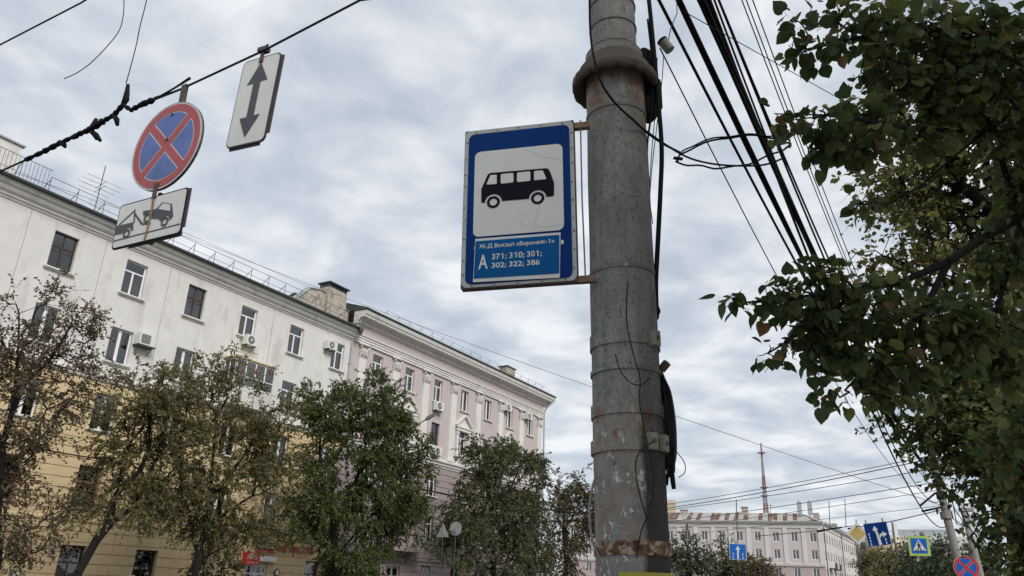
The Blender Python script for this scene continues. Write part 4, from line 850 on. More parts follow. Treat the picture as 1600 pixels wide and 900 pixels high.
plate(BS, 'border_panel', rrect(-.298, .298, -.462, .464, .03), -.005, 0, X['sign_grey'])
plate(BS, 'blue_face', rrect(-.277, .277, -.447, .439, .035), .0015, .003, X['sign_blue'])
plate(BS, 'white_panel', rrect(-.240, .239, -.184, .323, .032), .0045, .006, X['sign_white'])
# bus pictogram
ax_, bx_ = -.133, .104
def arch(cx, r, a=0, b=math.pi, n=12): return [(cx + r * math.cos(a + (b - a) * i / n), .010 + r * math.sin(a + (b - a) * i / n)) for i in range(n + 1)]
body = [(-.198, .012), (-.200, .092), (-.170, .168), (-.163, .180), (-.150, .185), (.148, .181), (.162, .176), (.172, .155), (.191, .090), (.190, .022), (.186, .013), (bx_ + .046, .012)] + arch(bx_, .046) + [(ax_ + .046, .011)] + arch(ax_, .046)
plate(BS, 'bus_pictogram', body, .0075, .009, X['black'])
for poly in ([(-.171, .118), (-.152, .168), (-.149, .170), (-.119, .169), (-.116, .166), (-.115, .117), (-.119, .114), (-.168, .115)], rrect(-.094, -.025, .113, .170, .008), rrect(-.006, .066, .113, .170, .008), [(.086, .117), (.086, .165), (.090, .169), (.128, .169), (.134, .165), (.151, .118), (.148, .114), (.090, .114)]):
    plate(BS, 'bus_window', poly, .0105, .0115, X['sign_white'])
for cx in (ax_, bx_):
    mb = MB(); ringpoly(mb, cx, .009, .021, .035, .0075, .009); mb.build('bus_wheel', X['black'], BS)
rp = plate(BS, 'route_plate', [(-.226, -.197), (.221, -.199), (.213, -.446), (-.233, -.438)], .0075, .010, X['sign_white'])
plate(BS, 'route_panel', [(-.223, -.212), (.215, -.213), (.211, -.424), (-.229, -.420)], .0115, .0125, X['plate_blue'])
for txt, a, b, c, d, bo in (('Ж-Д Вокзал «Воронеж-1»', -.203, .190, -.263, -.231, .012), ('А', -.206, -.156, -.371, -.291, .014), ('371; 310; 301;', -.135, .124, -.327, -.291, .014), ('302; 322; 386', -.136, .113, -.374, -.340, .014)):
    lettering(txt, a, b, c, d, .0135, X['sign_white'], BS, bo)
lettering('I', .221, .235, -.262, -.240, .0045, X['sign_white'], BS); lettering('х', -.2345, -.2295, -.256, -.238, .0045, X['sign_white'], BS)
for i in range(9):                             # rivets round the border
    for px_, py_ in ((-.288, -.40 + i * .1), (.288, -.40 + i * .1)) + (((-.24 + i * .06, .452), (-.24 + i * .06, -.455)) if i < 9 and i % 2 == 0 else ()):
        plate(BS, 'rivet', circle(px_ + random.uniform(-.003, .003), py_ + random.uniform(-.02, .02) * (abs(px_) > .28), random.uniform(.003, .005), 8), .0005, .003, X['steel_dark'])
for yy in (.438, -.452):
    mb = MB(); mb.box(.295, .385, yy - .017, yy + .017, -.045, -.012); mb.build('bracket', mat('rusty_bracket', (.20, .13, .09), .85, .4, 22), BS)
mb = MB(); mb.tube([(.336, .47, -.02), (.333, 0, -.015), (.338, -.47, -.02)], .004, 6); mb.build('tie_wire', X['grey_wire'], BS)
for pts in ([(.02, .318), (.08, .285), (.15, .245), (.236, .222)], [(.115, -.02), (.10, -.09), (.085, -.15), (.075, -.172)], [(.09, -.152), (.15, -.16), (.235, -.155)]):  # cracks in the sheeting
    mb = MB()
    for p, q in zip(pts[:-1], pts[1:]): mb.bar((*p, .0062), (*q, .0062), .0022, .0008)
    mb.build('crack', X['sign_grey'], BS)

# ================================================================== SIGNS HANGING OVER THE STREET
NSC = np.array([-2.519, 4.901, 4.464])
NS = sign_root('no_stopping_sign', 'round faded red and blue no stopping sign hanging from the span cable', NSC, -.491, .025, .008)
def no_stop(root, R_, blue, red, white, back, d=1.0):
    plate(root, 'back_plate', circle(0, 0, R_, 48), -.02 * d, -.002 * d, back)
    mb = MB(); ringpoly(mb, 0, 0, R_ * .985, R_, -.002 * d, .003 * d, 48); mb.build('rim', X['sign_grey'], root)
    plate(root, 'white_disc', circle(0, 0, R_ * .98, 48), -.001 * d, .001 * d, white)
    mb = MB(); ringpoly(mb, 0, 0, R_ * .79, R_ * .955, .0015 * d, .0035 * d, 48); mb.build('red_ring', red, root)
    w_ = .085 * R_; g_ = .028 * R_
    for k_ in range(4):                        # four blue sectors between the bars
        t0 = math.radians(45 + 90 * k_); r_ = R_ * .765; off = w_ + g_; al = math.asin(off / r_)
        apex = off * math.sqrt(2); cdir = t0 + math.pi / 4; pts = [(apex * math.cos(cdir), apex * math.sin(cdir))]
        for q in range(13):
            t = t0 + al + (math.pi / 2 - 2 * al) * q / 12; pts.append((r_ * math.cos(t), r_ * math.sin(t)))
        plate(root, 'blue_sector', pts, .0015 * d, .0035 * d, blue)
    for k_ in range(2):
        t = math.radians(45 + 90 * k_); L = R_ * .80; c, s = math.cos(t), math.sin(t)
        ends = [(-L, L)] if k_ == 0 else [(-L, -w_), (w_, L)]
        for a, b in ends: plate(root, 'red_bar', [(a * c - w_ * s, a * s + w_ * c), (a * c + w_ * s, a * s - w_ * c), (b * c + w_ * s, b * s - w_ * c), (b * c - w_ * s, b * s + w_ * c)][::1], .0016 * d, .0037 * d, red)
no_stop(NS, .352, X['ns_blue'], X['ns_red'], X['sign_white'], X['steel_dark'])
mb = MB(); mb.box(.012, .062, -.2, .52, -.045, -.021); mb.build('hanger', X['steel_dark'], NS)
mb = MB(); mb.box(-.035, .005, -.42, -.30, .0045, .012); mb.box(-.03, .0, -.75, -.40, -.05, -.024); mb.build('link_bar', X['steel_dark'], NS)
for p in ((.009, .254), (0, .047)): plate(NS, 'bolt', circle(*p, .011, 10), .004, .012, X['steel_dark'])
TOW = sign_root('tow_away_plate', 'white plate with tow truck pictogram under the round sign', NSC + basis(-.491, .025, .008)[1] * -.572 + basis(-.491, .025, .008)[0] * -.03, -.491, .025, .008)
plate(TOW, 'back_plate', rrect(-.35, .35, -.175, .175, .03), -.010, -.002, X['steel_dark']); plate(TOW, 'border', rrect(-.348, .348, -.173, .173, .03), -.001, .001, X['black']); plate(TOW, 'white_face', rrect(-.338, .338, -.163, .163, .025), .002, .0035, X['sign_white'])
Tz = (.005, .0065)
plate(TOW, 'car_pictogram', [(-.075, .075), (.055, .062), (.115, .103), (.215, .07), (.25, -.03), (.225, -.052), (.205, -.05)] + [(.175 + .044 * math.cos(t), -.056 + .044 * math.sin(t)) for t in np.linspace(.2, 2.9, 7)] + [(.10, -.02)] + [(-.014 + .044 * math.cos(t), .008 + .044 * math.sin(t)) for t in np.linspace(-.3, 2.5, 7)] + [(-.065, .04)], *Tz, X['pict_grey'])
plate(TOW, 'car_window', [(.083, .058), (.128, .092), (.203, .066), (.212, .015)], .0075, .0085, X['sign_white'])
for c in ((-.014, .008), (.175, -.056), (-.206, -.074)):
    mb = MB(); ringpoly(mb, c[0], c[1], .020, .036, .0078, .0090, 24); mb.build('wheel_pictogram', X['pict_grey'], TOW)
plate(TOW, 'truck_pictogram', [(-.337, -.06), (-.337, .0), (-.33, .009), (-.158, .005), (-.145, -.06), (-.16, -.062)] + [(-.206 + .046 * math.cos(t), -.074 + .046 * math.sin(t)) for t in np.linspace(.3, 2.84, 7)] + [(-.26, -.064)], *Tz, X['pict_grey'])
mb = MB()
for a, b, w_ in (((-.311, .013), (-.169, .097), .010), ((-.169, .105), (-.150, .0), .012), ((-.165, .075), (-.06, -.029), .014), ((-.063, -.028), (.028, -.042), .012), ((-.335, -.107), (.335, -.103), .008)): mb.bar((*a, .0057), (*b, .0057), w_, .0014)
mb.build('crane_pictogram', X['pict_grey'], TOW)
plate(TOW, 'rust_drip', [(.0, .165), (.026, .165), (.03, .05), (.022, -.05), (.012, -.160), (-.008, -.160), (.004, -.04), (.01, .06)], .0092, .0096, X['rust_drip'])
mb = MB(); mb.box(.0, .025, .1, .215, -.05, -.029); mb.build('link_bar', X['steel_dark'], TOW)
mb = MB(); mb.box(.30, .357, -.12, .17, -.022, -.011); mb.box(-.18, .34, -.182, -.155, -.022, -.011); mb.build('stiffener', X['rail'], TOW)
AR = sign_root('arrow_plate', 'tall white plate with grey double headed arrow hanging from the cable', (-1.8095, 4.5359, 4.6342), -.4704, .0085, -.0408)
plate(AR, 'back_plate', rrect(-.175, .175, -.35, .35, .04), -.010, -.002, X['steel_dark']); plate(AR, 'border', rrect(-.174, .174, -.349, .349, .04), -.001, .001, X['pict_grey']); plate(AR, 'white_face', rrect(-.165, .165, -.340, .340, .035), .002, .0035, X['sign_white'])
plate(AR, 'arrow', [(0, .303), (-.09, .135), (-.031, .137), (-.031, -.133), (-.092, -.132), (-.009, -.292), (.090, -.130), (.033, -.130), (.033, .140), (.094, .142)], .005, .0065, X['pict_grey'])
mb = MB(); mb.box(.15, .186, -.28, .33, -.022, -.011); mb.box(-.15, .12, -.362, -.33, -.022, -.011); mb.build('stiffener', X['rail'], AR)
mb = MB(); mb.box(-.014, .016, .30, .40, .0045, .014); mb.box(-.035, .04, .385, .415, -.02, .03); mb.bar((-.05, .44, 0), (.0, .40, .01), .008, .008); mb.bar((.05, .425, .02), (.0, .40, .01), .012, .012); mb.build('clamp', X['steel_dark'], AR)

# span cable across the street and its chain of insulators
def seg(n0, z0, k=2.94): return street(k, n0, z0)
pole_at = base + axis * 5.15
def straight(name, label, pts, r, mt='wire', cat='cable', n=6, group=None):
    mb = MB(); mb.tube(pts, r, n); return tag(mb.build(name, X[mt], None, smooth=True), label, cat, group)
P0 = at_n(563, 0, 2.98); P1 = at_n(412, 79, 3.85); P2 = at_n(281, 140, 4.70); P3 = at_n(240, 156, 5.0)
straight('span_cable', 'dark span cable that the arrow plate and round sign hang from', [pole_at, P0, P1, P2, P3], .0085)
mb = MB(); mb.tube([P3, at_n(272, 138, 4.75), at_n(297, 122, 4.6)], [.008, .008, .012], 6); mb.tube([P3 + np.array([0, 0, .02]), P2], .006, 5)
tag(mb.build('cable_tail', X['wire'], None), 'loose tail of the span cable sticking up beside the hanger', 'cable')
chain = thing('insulator_chain', 'knobbly black chain of insulators and shackles on the span cable', 'insulator', tuple(at_n(195, 170, 5.37))); cc = at_n(195, 170, 5.37)
cp = [at_n(x, y, n_) - cc for x, y, n_ in ((240, 156, 5.0), (222, 163, 5.15), (205, 172, 5.28), (192, 164, 5.38), (178, 180, 5.48), (160, 190, 5.62), (140, 203, 5.79), (122, 210, 5.95), (95, 223, 6.18), (70, 236, 6.4), (40, 250, 6.68))]
lumps = [(0, 1, .026), (1, 2, .022), (2, 3, .02), (3, 4, .022), (4, 5, .021), (5, 6, .030), (6, 7, .024), (7, 8, .020), (8, 9, .026), (9, 10, .022)]
for i, j, r_ in lumps:
    a, b = cp[i], cp[j]; mb = MB(); pts = [a + (b - a) * t for t in np.linspace(0, 1, 8)]; rr = [r_ * (.55 + .45 * abs(math.sin(3.1 * t * 2 + i))) for t in np.linspace(0, 1, 8)]; mb.tube(pts, rr, 9); mb.build('chain_link', X['cable'], chain, smooth=True)
for i, (dx_, dz_) in ((3, (.02, .10)), (3, (.0, .19)), (4, (.06, -.10)), (6, (.04, .10)), (6, (.10, -.10)), (6, (.14, -.12)), (7, (-.05, -.03)), (8, (.06, -.05))):
    mb = MB(); a = cp[i]; b = a + lx * dx_ + np.array([0, 0, dz_]); mb.tube([a, (a + b) / 2 + lx * .012, b], [.018, .022, .014], 7); mb.build('shackle', X['cable'], chain, smooth=True)
straight('span_cable', 'far continuation of the span cable towards the white house', [at_n(40, 250, 6.68), at_n(0, 268, 7.08), street(3.2, 20, 5.0), street(4, DIST, 5.6)], .009)
cablepath('broken_wire', 'crinkled thin wire rising from the insulator chain', [at_n(197, 130, 5.42), at_n(204, 105, 5.4), at_n(213, 70, 5.38), at_n(219, 40, 5.36), at_n(229, 0, 5.33), at_n(232, -30, 5.32), street(3.0, 5.3, 6.75)], .004, 'wire')
cablepath('broken_wire', 'broken thin wire curving down in the sky with a hooked end', [at_n(100, 123, 6.2), at_n(118, 115, 6.15), at_n(140, 100, 6.1), at_n(165, 75, 6.05), at_n(186, 48, 6.0), at_n(193, 20, 6.0), at_n(194, -15, 6.0), street(3.0, 6.0, 6.72)], .004, 'wire')
straight('span_cable', 'upper dark cable crossing the top left corner of the sky', [base + axis * 6.9, street(3.0, 5.3, 6.75), street(3.0, 6.64, 6.60), at_n(0, 70, 7.9), street(3.6, 20, 6.4), street(5, DIST, 7.5)], .009)

# ================================================================== FAR POLE, ITS SIGNS AND THE WIRES
fb = at_h(1499, 885, 30.5); ft = at_h(1441, 655, 30.5); fax = ft - fb; fax /= np.linalg.norm(fax)
fbase = fb - fax * (fb[2] / fax[2]); Hf = (ft[2] - 0) / fax[2]
FP = thing('street_lamp', 'leaning concrete lamp pole with wires and double curved arms, right', 'street lamp', tuple(fbase))
mb = MB(); mb.tube([fax * t for t in np.linspace(-.1, Hf, 12)], list(np.linspace(.165, .09, 12)), 14); mb.build('shaft', X['pole_conc'], FP, smooth=True)
for sgn, ex in ((-1, 1), (1, 1.2)):
    mb = MB(); t0 = fax * (Hf - .3); mb.tube([t0, fax * Hf + lx * sgn * .1 * ex + np.array([0, 0, .4]), fax * Hf + lx * sgn * .35 * ex + np.array([0, 0, 1.0]), fax * Hf + lx * sgn * .9 * ex + np.array([0, 0, 1.5])], .045, 8); ARM = mb.build('arm', X['pole_conc'], FP, smooth=True)
    mb = MB(); c = fax * Hf + lx * sgn * 1.1 * ex + np.array([0, 0, 1.52]); mb.obox(c, lx, dvec, (0, 0, 1), .55, .2, .12); mb.build('lamp_head', X['sign_back'], ARM)
for t, r_ in ((Hf - 2.2, .17), (Hf - 2.6, .16), (1.6 + 2.8, .19)):
    mb = MB(); mb.tube([fax * (t - .12), fax * (t + .12)], r_, 12); mb.build('clamp', X['cable'] if t > 4.6 else X['pole_conc'], FP)
def fpt(x, y): return at_h(x, y, 30.4)
for a, b in (((1462, 770), (1438, 790)), ((1470, 793), (1440, 799))):
    mb = MB(); mb.bar(fpt(*a) - fbase, fpt(*b) - fbase, .06, .06); mb.build('bracket_arm', X['cable'], FP)
for i in range(7):
    mb = MB(); x0 = 1478 + i * 3; pts = [fpt(1478 + i * 1.5, 762 + i * 2) - fbase, fpt(1484 + i * 4, 790 + random.uniform(-8, 8)) - fbase, fpt(1490 + i * 5, 812 + random.uniform(-6, 10)) - fbase, fpt(1500 + i * 6, 818 + i * 4) - fbase]; mb.tube(pts, .016, 5); mb.build('drop_cable', X['cable'], FP)
sp = thing('utility_pole', 'second pale pole right of the lamp pole, mostly behind foliage', 'pole', tuple(at_h(1545, 900, 33) * np.array([1, 1, 0]))); sph = at_h(1528, 800, 33)[2]
mb = MB(); mb.tube([(0, 0, -.1), (-.5, 0, sph)], [.13, .10], 12); mb.build('shaft', X['pole_conc'], sp, smooth=True); mb = MB(); mb.box(-.62, -.2, -.12, .12, sph, sph + .12); mb.build('cap', X['pole_conc'], sp)
# pedestrian crossing sign on a bracket
PC = sign_root('crossing_sign', 'square pedestrian crossing sign with lime border on the lamp pole bracket', at_h(1436, 853, 29.6), -.40)
PC.scale = (.74, .74, .74)
plate(PC, 'back_plate', rrect(-.42, .42, -.42, .42, .03), -.03, 0, X['sign_back']); plate(PC, 'lime_border', rrect(-.41, .41, -.41, .41, .03), .004, .008, X['lime']); plate(PC, 'blue_face', rrect(-.31, .31, -.31, .31, .02), .012, .016, X['blue2']); plate(PC, 'white_triangle', [(-.26, -.2), (.26, -.2), (0, .27)], .020, .024, X['sign_white'])
mb = MB()
for a, b, w_ in (((-.01, .10), (0, -.03), .07), ((0, -.03), (-.08, -.18), .04), ((0, -.03), (.08, -.17), .04), ((0, .06), (.09, .0), .03), ((0, .06), (-.09, .0), .03)): mb.bar((*a, .027), (*b, .027), w_, .004)
mb.prism(circle(0, .15, .035, 12), .026, .03)
for q in (-.18, -.08, .02, .12): mb.prism([(q, -.198), (q + .06, -.198), (q + .05, -.17), (q - .0, -.17)], .026, .0285)
mb.build('walker_pictogram', X['black'], PC)
br = (at_h(1477, 857, 30.4)); u, v, n_ = basis(-.40, 0, 0); c = at_h(1436, 853, 29.6); rel = br - c; mb = MB(); mb.tube([(.3, -.02, -.05), (rel @ u / .74, rel @ v / .74, rel @ n_ / .74)], .025, 6); mb.build('bracket', X['rail'], PC)
N2 = sign_root('no_stopping_sign', 'bright round no stopping sign low at the right by the lamp pole', at_h(1510, 887, 24.5), -.42); no_stop(N2, .30, X['blue2'], X['red'], X['sign_white'], X['sign_back'], 2.5)
mb = MB(); mb.tube([(0, .3, -.09), (.02, -2.6, -.09)], .03, 8); mb.build('post', X['pipe'], N2)
# signs on the second span cable
DM = sign_root('priority_road_sign', 'yellow diamond priority road sign hanging on the far span cable', at_h(1340, 833.5, 31), -.42)
DM.scale = (.8, .8, .8)
plate(DM, 'back_plate', [(0, .48), (-.48, 0), (0, -.48), (.48, 0)], -.03, 0, X['sign_back']); plate(DM, 'white_face', [(0, .47), (-.47, 0), (0, -.47), (.47, 0)], .004, .008, X['sign_white']); plate(DM, 'yellow_face', [(0, .34), (-.34, 0), (0, -.34), (.34, 0)], .012, .016, X['amber'])
mb = MB(); mb.tube([(0, .45, -.04), (0, .6, -.04)], .02, 6); mb.build('hanger', X['rail'], DM)
LN = sign_root('lane_direction_sign', 'blue lane direction sign with white ahead and right arrows', at_h(1371, 834.5, 28.5), -.36, 0, .13)
plate(LN, 'back_plate', rrect(-.35, .35, -.36, .36, .03), -.03, 0, X['sign_back']); plate(LN, 'white_edge', rrect(-.345, .345, -.355, .355, .03), .003, .006, X['sign_white']); plate(LN, 'blue_face', rrect(-.335, .335, -.345, .345, .03), .009, .012, X['sign_blue'])
plate(LN, 'ahead_arrow', [(-.03, -.33), (.06, -.33), (.03, .0), (-.0, .12), (.05, .12), (-.04, .26), (-.12, .12), (-.07, .12), (-.04, -.0)], .015, .018, X['sign_white']); plate(LN, 'right_arrow', [(.045, -.06), (.08, .01), (.15, .01), (.15, .07), (.28, -.02), (.15, -.12), (.15, -.06), (.10, -.065), (.05, -.14)], .015, .018, X['sign_white'])
for xx in (-.25, .2):
    for k_ in range(4 if xx < 0 else 2): plate(LN, 'lane_dash', [(xx - .015, -.32 + k_ * .1), (xx + .015, -.32 + k_ * .1), (xx + .015, -.25 + k_ * .1), (xx - .015, -.25 + k_ * .1)], .015, .018, X['sign_white'])
mb = MB(); mb.tube([(-.25, .34, -.04), (-.25, .46, -.04)], .018, 6); mb.tube([(.25, .34, -.04), (.25, .46, -.04)], .018, 6); mb.build('hanger', X['rail'], LN)
BA = sign_root('one_way_lane_sign', 'blue sign with a white straight ahead arrow, far off beside the big pole', at_h(1153, 862, 37), -.30, 0, -.03)
plate(BA, 'back_plate', rrect(-.36, .36, -.34, .34, .03), -.03, 0, X['sign_back']); plate(BA, 'white_edge', rrect(-.355, .355, -.335, .335, .03), .003, .006, X['sign_white']); plate(BA, 'blue_face', rrect(-.335, .335, -.315, .315, .03), .009, .012, X['blue2'])
plate(BA, 'ahead_arrow', [(-.035, -.3), (.035, -.3), (.035, .08), (.10, .08), (0, .25), (-.10, .08), (-.035, .08)], .015, .018, X['sign_white'])
for xx in (-.2, .2):
    for k_ in range(2): plate(BA, 'lane_dash', [(xx - .015, -.29 + k_ * .14), (xx + .015, -.29 + k_ * .14), (xx + .015, -.19 + k_ * .14), (xx - .015, -.19 + k_ * .14)], .015, .018, X['sign_white'])
mb = MB(); mb.tube([(0, .3, -.05), (0, 2.2, -.05)], .02, 6); mb.build('hanger', X['rail'], BA)

def wirefit(A, B, M=None, r=.01, label='', strands=1, mt='cable', group=None, smax=3.0, name='overhead_wire', back=0.0):
    """sagging wire from A to B; the sag is picked so that the wire passes pixel M"""
    A, B = np.array(A, float), np.array(B, float); best = (1e9, 0)
    if M is not None:
        for s in np.linspace(-.2, smax, 65):
            for t in np.linspace(0, 1, 41):
                P = A + (B - A) * t - np.array([0, 0, 4 * s * t * (1 - t)])
                if (P - CAM) @ _f < .3: continue
                q = proj(P); dd = math.hypot(q[0] - M[0], q[1] - M[1])
                if dd < best[0]: best = (dd, s)
    s = best[1]; N = 28; mb = MB(); T = np.linspace(0, 1, N)
    if back:                                   # the wire runs on past A towards the pole behind the camera
        d = (B - A); d[2] = 0; Ab = A - d / np.linalg.norm(d) * back; Ab[2] = A[2] - .1
    for k_ in range(strands):
        ph_ = k_ * 2.1; P = []
        if back: P += [Ab + (A - Ab) * t for t in (0, .33, .66)]
        for t in T:
            p = A + (B - A) * t - np.array([0, 0, 4 * s * t * (1 - t)])
            if strands > 1: p = p + (lx * math.cos(ph_ + t * 9) + np.array([0, 0, 1]) * math.sin(ph_ + t * 7)) * r * 1.15
            P.append(p)
        mb.tube(P, r, 5)
    o = mb.build(name, X[mt], None, smooth=True); return tag(o, label, 'wire', group)
def near(x, y, z):                             # point on a pixel's ray at a given height
    d = ray(x, y); return CAM + d * ((z - CAM[2]) / d[2])
gw = 'cables running along the near pavement'
fx = lambda x, y: at_h(x, y, 30.3)
wirefit(near(1029.5, 0, 6.0), fx(1466, 735), (1168, 278), .014, 'thick black cable, leftmost of the fan right of the pole', group=gw, back=9)
wirefit(near(1059, 0, 6.1), fx(1468, 740), (1183.5, 278), .016, 'second thick black cable of the fan right of the pole', group=gw, back=9, strands=2)
wirefit(near(1066, 8, 6.2), fx(1470, 742), (1202, 278), .004, 'thin wire left of the thick twisted bundle', group=gw, back=9)
wirefit(near(1095, 0, 6.1), fx(1474, 752), (1217, 278), .017, 'thick twisted bundle of black cables in the middle of the fan', group=gw, back=9, strands=4)
wirefit(near(1105, 0, 6.3), fx(1476, 760), (1222, 290), .008, 'black cable lying against the thick twisted bundle', group=gw, back=9, strands=2)
wirefit(near(1123, 0, 6.2), fx(1476, 700), (1236, 278), .011, 'single black cable right of the thick twisted bundle', group=gw, back=9)
for i, (xa, xm) in enumerate(((1159, 1270.5), (1166, 1277), (1176, 1284.5))):
    wirefit(near(xa, 0, 7.2), fx(1470 + i * 3, 690 + i * 4), (xm, 278), .0065, ['left', 'middle', 'right'][i] + ' wire of the three close parallel wires near the leaves', group=gw, back=9)
wirefit(at_h(1031, 75, 3.95), fx(1466, 728), (1137, 278), .0045, 'thin straight wire running off from the insulator', group=gw)
wirefit(near(1067, 17, 5.2), at_h(1420, 215, 9), (1320, 162), .0035, 'thin wire slanting across the fan into the leaves', mt='wire')
for i, (xa, ya, xm, ym, xb, yb) in enumerate(((1323, 612, 1400, 720, 1478, 822), (1345, 610, 1395, 690, 1470, 780), (1370, 600, 1420, 690, 1477, 755))):
    A = near(1109 + i * 7, 0, 6.25 + i * .1); wirefit(A, at_h(xb, yb, 30.3), (xm, ym), (.014, .010, .012)[i], ['lowest', 'middle', 'upper'][i] + ' slack cable drooping to the lamp pole below the leaves', smax=3, back=9)
# wires crossing the street from the lamp pole towards the pink house
cw = 'wires crossing the street at the junction'
for i, (ya, yb, xm, ym, r_, lab) in enumerate(((708, 787, 1240, 762, .012, 'topmost'), (713, 793, 1240, 768, .016, 'second'), (730, 797, 1240, 778, .012, 'third'), (752, 815, 1240, 792, .013, 'fourth'), (765, 826, 1300, 794, .010, 'fifth'), (790, 838, 1240, 816, .008, 'lowest'))):
    A = fx(1472, ya); t_ = (1472 - 1045); slope = (yb - ya) / t_; B = at_n(660, yb + 30 - i * 2, DIST - .1) if i < 3 else at_n(735 + i * 12, yb + 26, DIST - .05)
    wirefit(A, B, (1045, yb), r_, lab + ' wire from the lamp pole across the street to the left', group=cw, smax=3)
wirefit(at_n(262, 358, DIST + 2), fx(1478, 792), (925, 610), .011, 'long thin wire from the white roof down to the lamp pole', mt='grey_wire', name='overhead_wire')
wirefit(at_n(262, 352, DIST + 2.5), at_n(560, 482, DIST + 1), None, .012, 'upper thin wire above the white roof railing', mt='grey_wire')
wirefit(at_n(0, 262, DIST + 2.5), at_n(262, 352, DIST + 2.5), None, .012, 'thin wire over the white roof at the far left', mt='grey_wire')
wirefit(at_n(560, 742, DIST - .05), at_h(990, 808, 60), (780, 786), .022, 'dark wire crossing in front of the drooping tree', strands=2)
wirefit(at_n(600, 800, DIST - .05), at_n(720, 893, DIST - .05), (650, 845), .014, 'wire slanting down past the mauve balcony')
wirefit(at_n(20, 694, DIST - .05), at_n(240, 728, DIST - .05), (130, 712), .018, 'wire along the yellow wall behind the leaning tree')
wirefit(at_n(330, 830, DIST - .05), at_n(520, 815, DIST - .05), (430, 836), .025, 'bundle of wires above the shop sign', strands=3)
straight('span_cable', 'far span cable with insulators that carries the yellow diamond', [at_h(1180, 838, 33), at_h(1270, 830, 32.4), at_h(1330, 822, 31.2), at_h(1345, 823, 30.8), at_h(1392, 815, 28), at_h(1478, 795, 30.3)], .014)
mb = MB(); mb.tube([at_h(1277, 831, 32.2), at_h(1300, 826, 31.8), at_h(1315, 824, 31.6)], .028, 7); mb.tube([at_h(1325, 826, 31.4), at_h(1341, 823, 31)], .026, 7); tag(mb.build('insulator', X['cable'], None), 'black rod insulators on the far span cable left of the diamond', 'insulator')
straight('hanger_wire', 'thin hanger dropping to the far span cable, left one', [at_h(1295, 783, 31.9), at_h(1297, 826, 31.9)], .012); straight('hanger_wire', 'thin hanger dropping to the far span cable, right one', [at_h(1320, 780, 31.5), at_h(1322, 824, 31.5)], .012)
# signs seen from behind and the lamp on the far pavement
for (x, y, shp, lab) in ((692, 829, 3, 'grey back of a triangular sign in front of the drooping tree'), (712, 826, 0, 'grey back of a round sign in front of the drooping tree')):
    c = at_n(x, y, 26.9); o = sign_root('sign_back_view', lab, c, -.5, 0, 0); plate(o, 'panel', [(-.42, -.36), (.42, -.36), (0, .40)] if shp else circle(0, 0, .40, 28), -.01, .01, X['sign_back'])
    mb = MB(); mb.box(-.05, .05, -.2, .02, .012, .03); mb.build('clamp', X['pipe'], o); mb = MB(); mb.tube([(0, .3, -.05), (0, -float(c[2]), -.05)], .025, 6); mb.build('post', X['rail'], o)
lc = at_n(585, 900, 29.2); LP = thing('street_lamp', 'dark street lamp head reaching out of the green tree', 'street lamp', (lc[0], lc[1], 0)); h1 = at_n(679, 647, 28.0) - np.array([lc[0], lc[1], 0]); h0 = at_n(652, 664, 28.0) - np.array([lc[0], lc[1], 0])
mb = MB(); mb.tube([(0, 0, 0), (0, 0, h0[2] * .82), (h0[0] * .3, h0[1] * .3, h0[2] * .93), tuple(h0)], [.11, .08, .05, .04], 8); mb.build('post', X['rail'], LP); mb = MB(); mb.tube([h0, h0 + (h1 - h0) * .5], .035, 6); ARM = mb.build('arm', X['rail'], LP); mb = MB(); q = h0 + (h1 - h0) * .45; mb.tube([q, q + (h1 - q) * .3, q + (h1 - q) * .8, h1], [.05, .13, .12, .04], 8); mb.build('lamp_head', X['rail'], ARM)

# ================================================================== TREES
LEAF = np.array([(0, 0, 0), (-.42, .30, .07), (-.30, .75, .05), (0, 1.05, -.04), (.30, .75, .05), (.42, .30, .07)]); LEAF_F = [(0, 5, 4, 3), (0, 3, 2, 1)]
NL = [(0, .05, 0), (0, .4, -.03), (0, .75, -.03), (0, 1.08, -.06)]; L_ = [(-.22, -.05, .05), (-.45, .12, .08), (-.50, .38, .09), (-.38, .66, .06), (-.18, .88, .0)]
HEART = np.array(NL + L_ + [(-a, b, c) for a, b, c in L_] + [(-.008, -.55, .05), (.008, -.55, .05), (.008, .05, 0), (-.008, .05, 0)])
HEART_F = [(0, 1, 5, 4), (1, 6, 5), (1, 2, 7, 6), (2, 3, 8, 7), (0, 9, 10, 1), (1, 10, 11), (1, 11, 12, 2), (2, 12, 13, 3), (14, 15, 16, 17)]
HEART_F = [(0, 1, 5, 4), (1, 6, 5), (1, 2, 7, 6), (2, 3, 8, 7), (9, 10, 1, 0), (10, 11, 1), (11, 12, 2, 1), (12, 13, 3, 2), (14, 15, 16, 17)]
def grow(chains, attract, wl=.3, bend=.12, droop=0.0):
    """branch skeleton: given limbs, then every attraction point joins the node that keeps its path short"""
    pos, par, pl = [], [], []
    for ch, root in chains:
        pr = root
        for p in ch:
            p = np.array(p, float); pos.append(p); par.append(pr); pl.append(0 if pr < 0 else pl[pr] + np.linalg.norm(p - pos[pr])); pr = len(pos) - 1
    A = np.array(attract); P = np.zeros((len(pos) + 2 * len(A), 3)); PLn = np.zeros(len(P)); n = len(pos); P[:n] = pos; PLn[:n] = pl
    d0 = np.min(np.linalg.norm(A[:, None] - P[None, :n], axis=2), axis=1); tips = []
    for i in np.argsort(d0):
        p = A[i]; D_ = np.linalg.norm(P[:n] - p, axis=1); j = int(np.argmin(D_ + wl * PLn[:n])); L = D_[j]
        mid = (P[j] + p) / 2 + rng.normal(0, bend * .5, 3) * L + np.array([0, 0, .08 * L - droop * L * .0])
        P[n] = mid; par.append(j); PLn[n] = PLn[j] + L / 2; n += 1
        q = p - np.array([0, 0, droop * L]); P[n] = q; par.append(n - 1); PLn[n] = PLn[j] + L; n += 1; tips.append(n - 1)
    return P[:n], par, tips
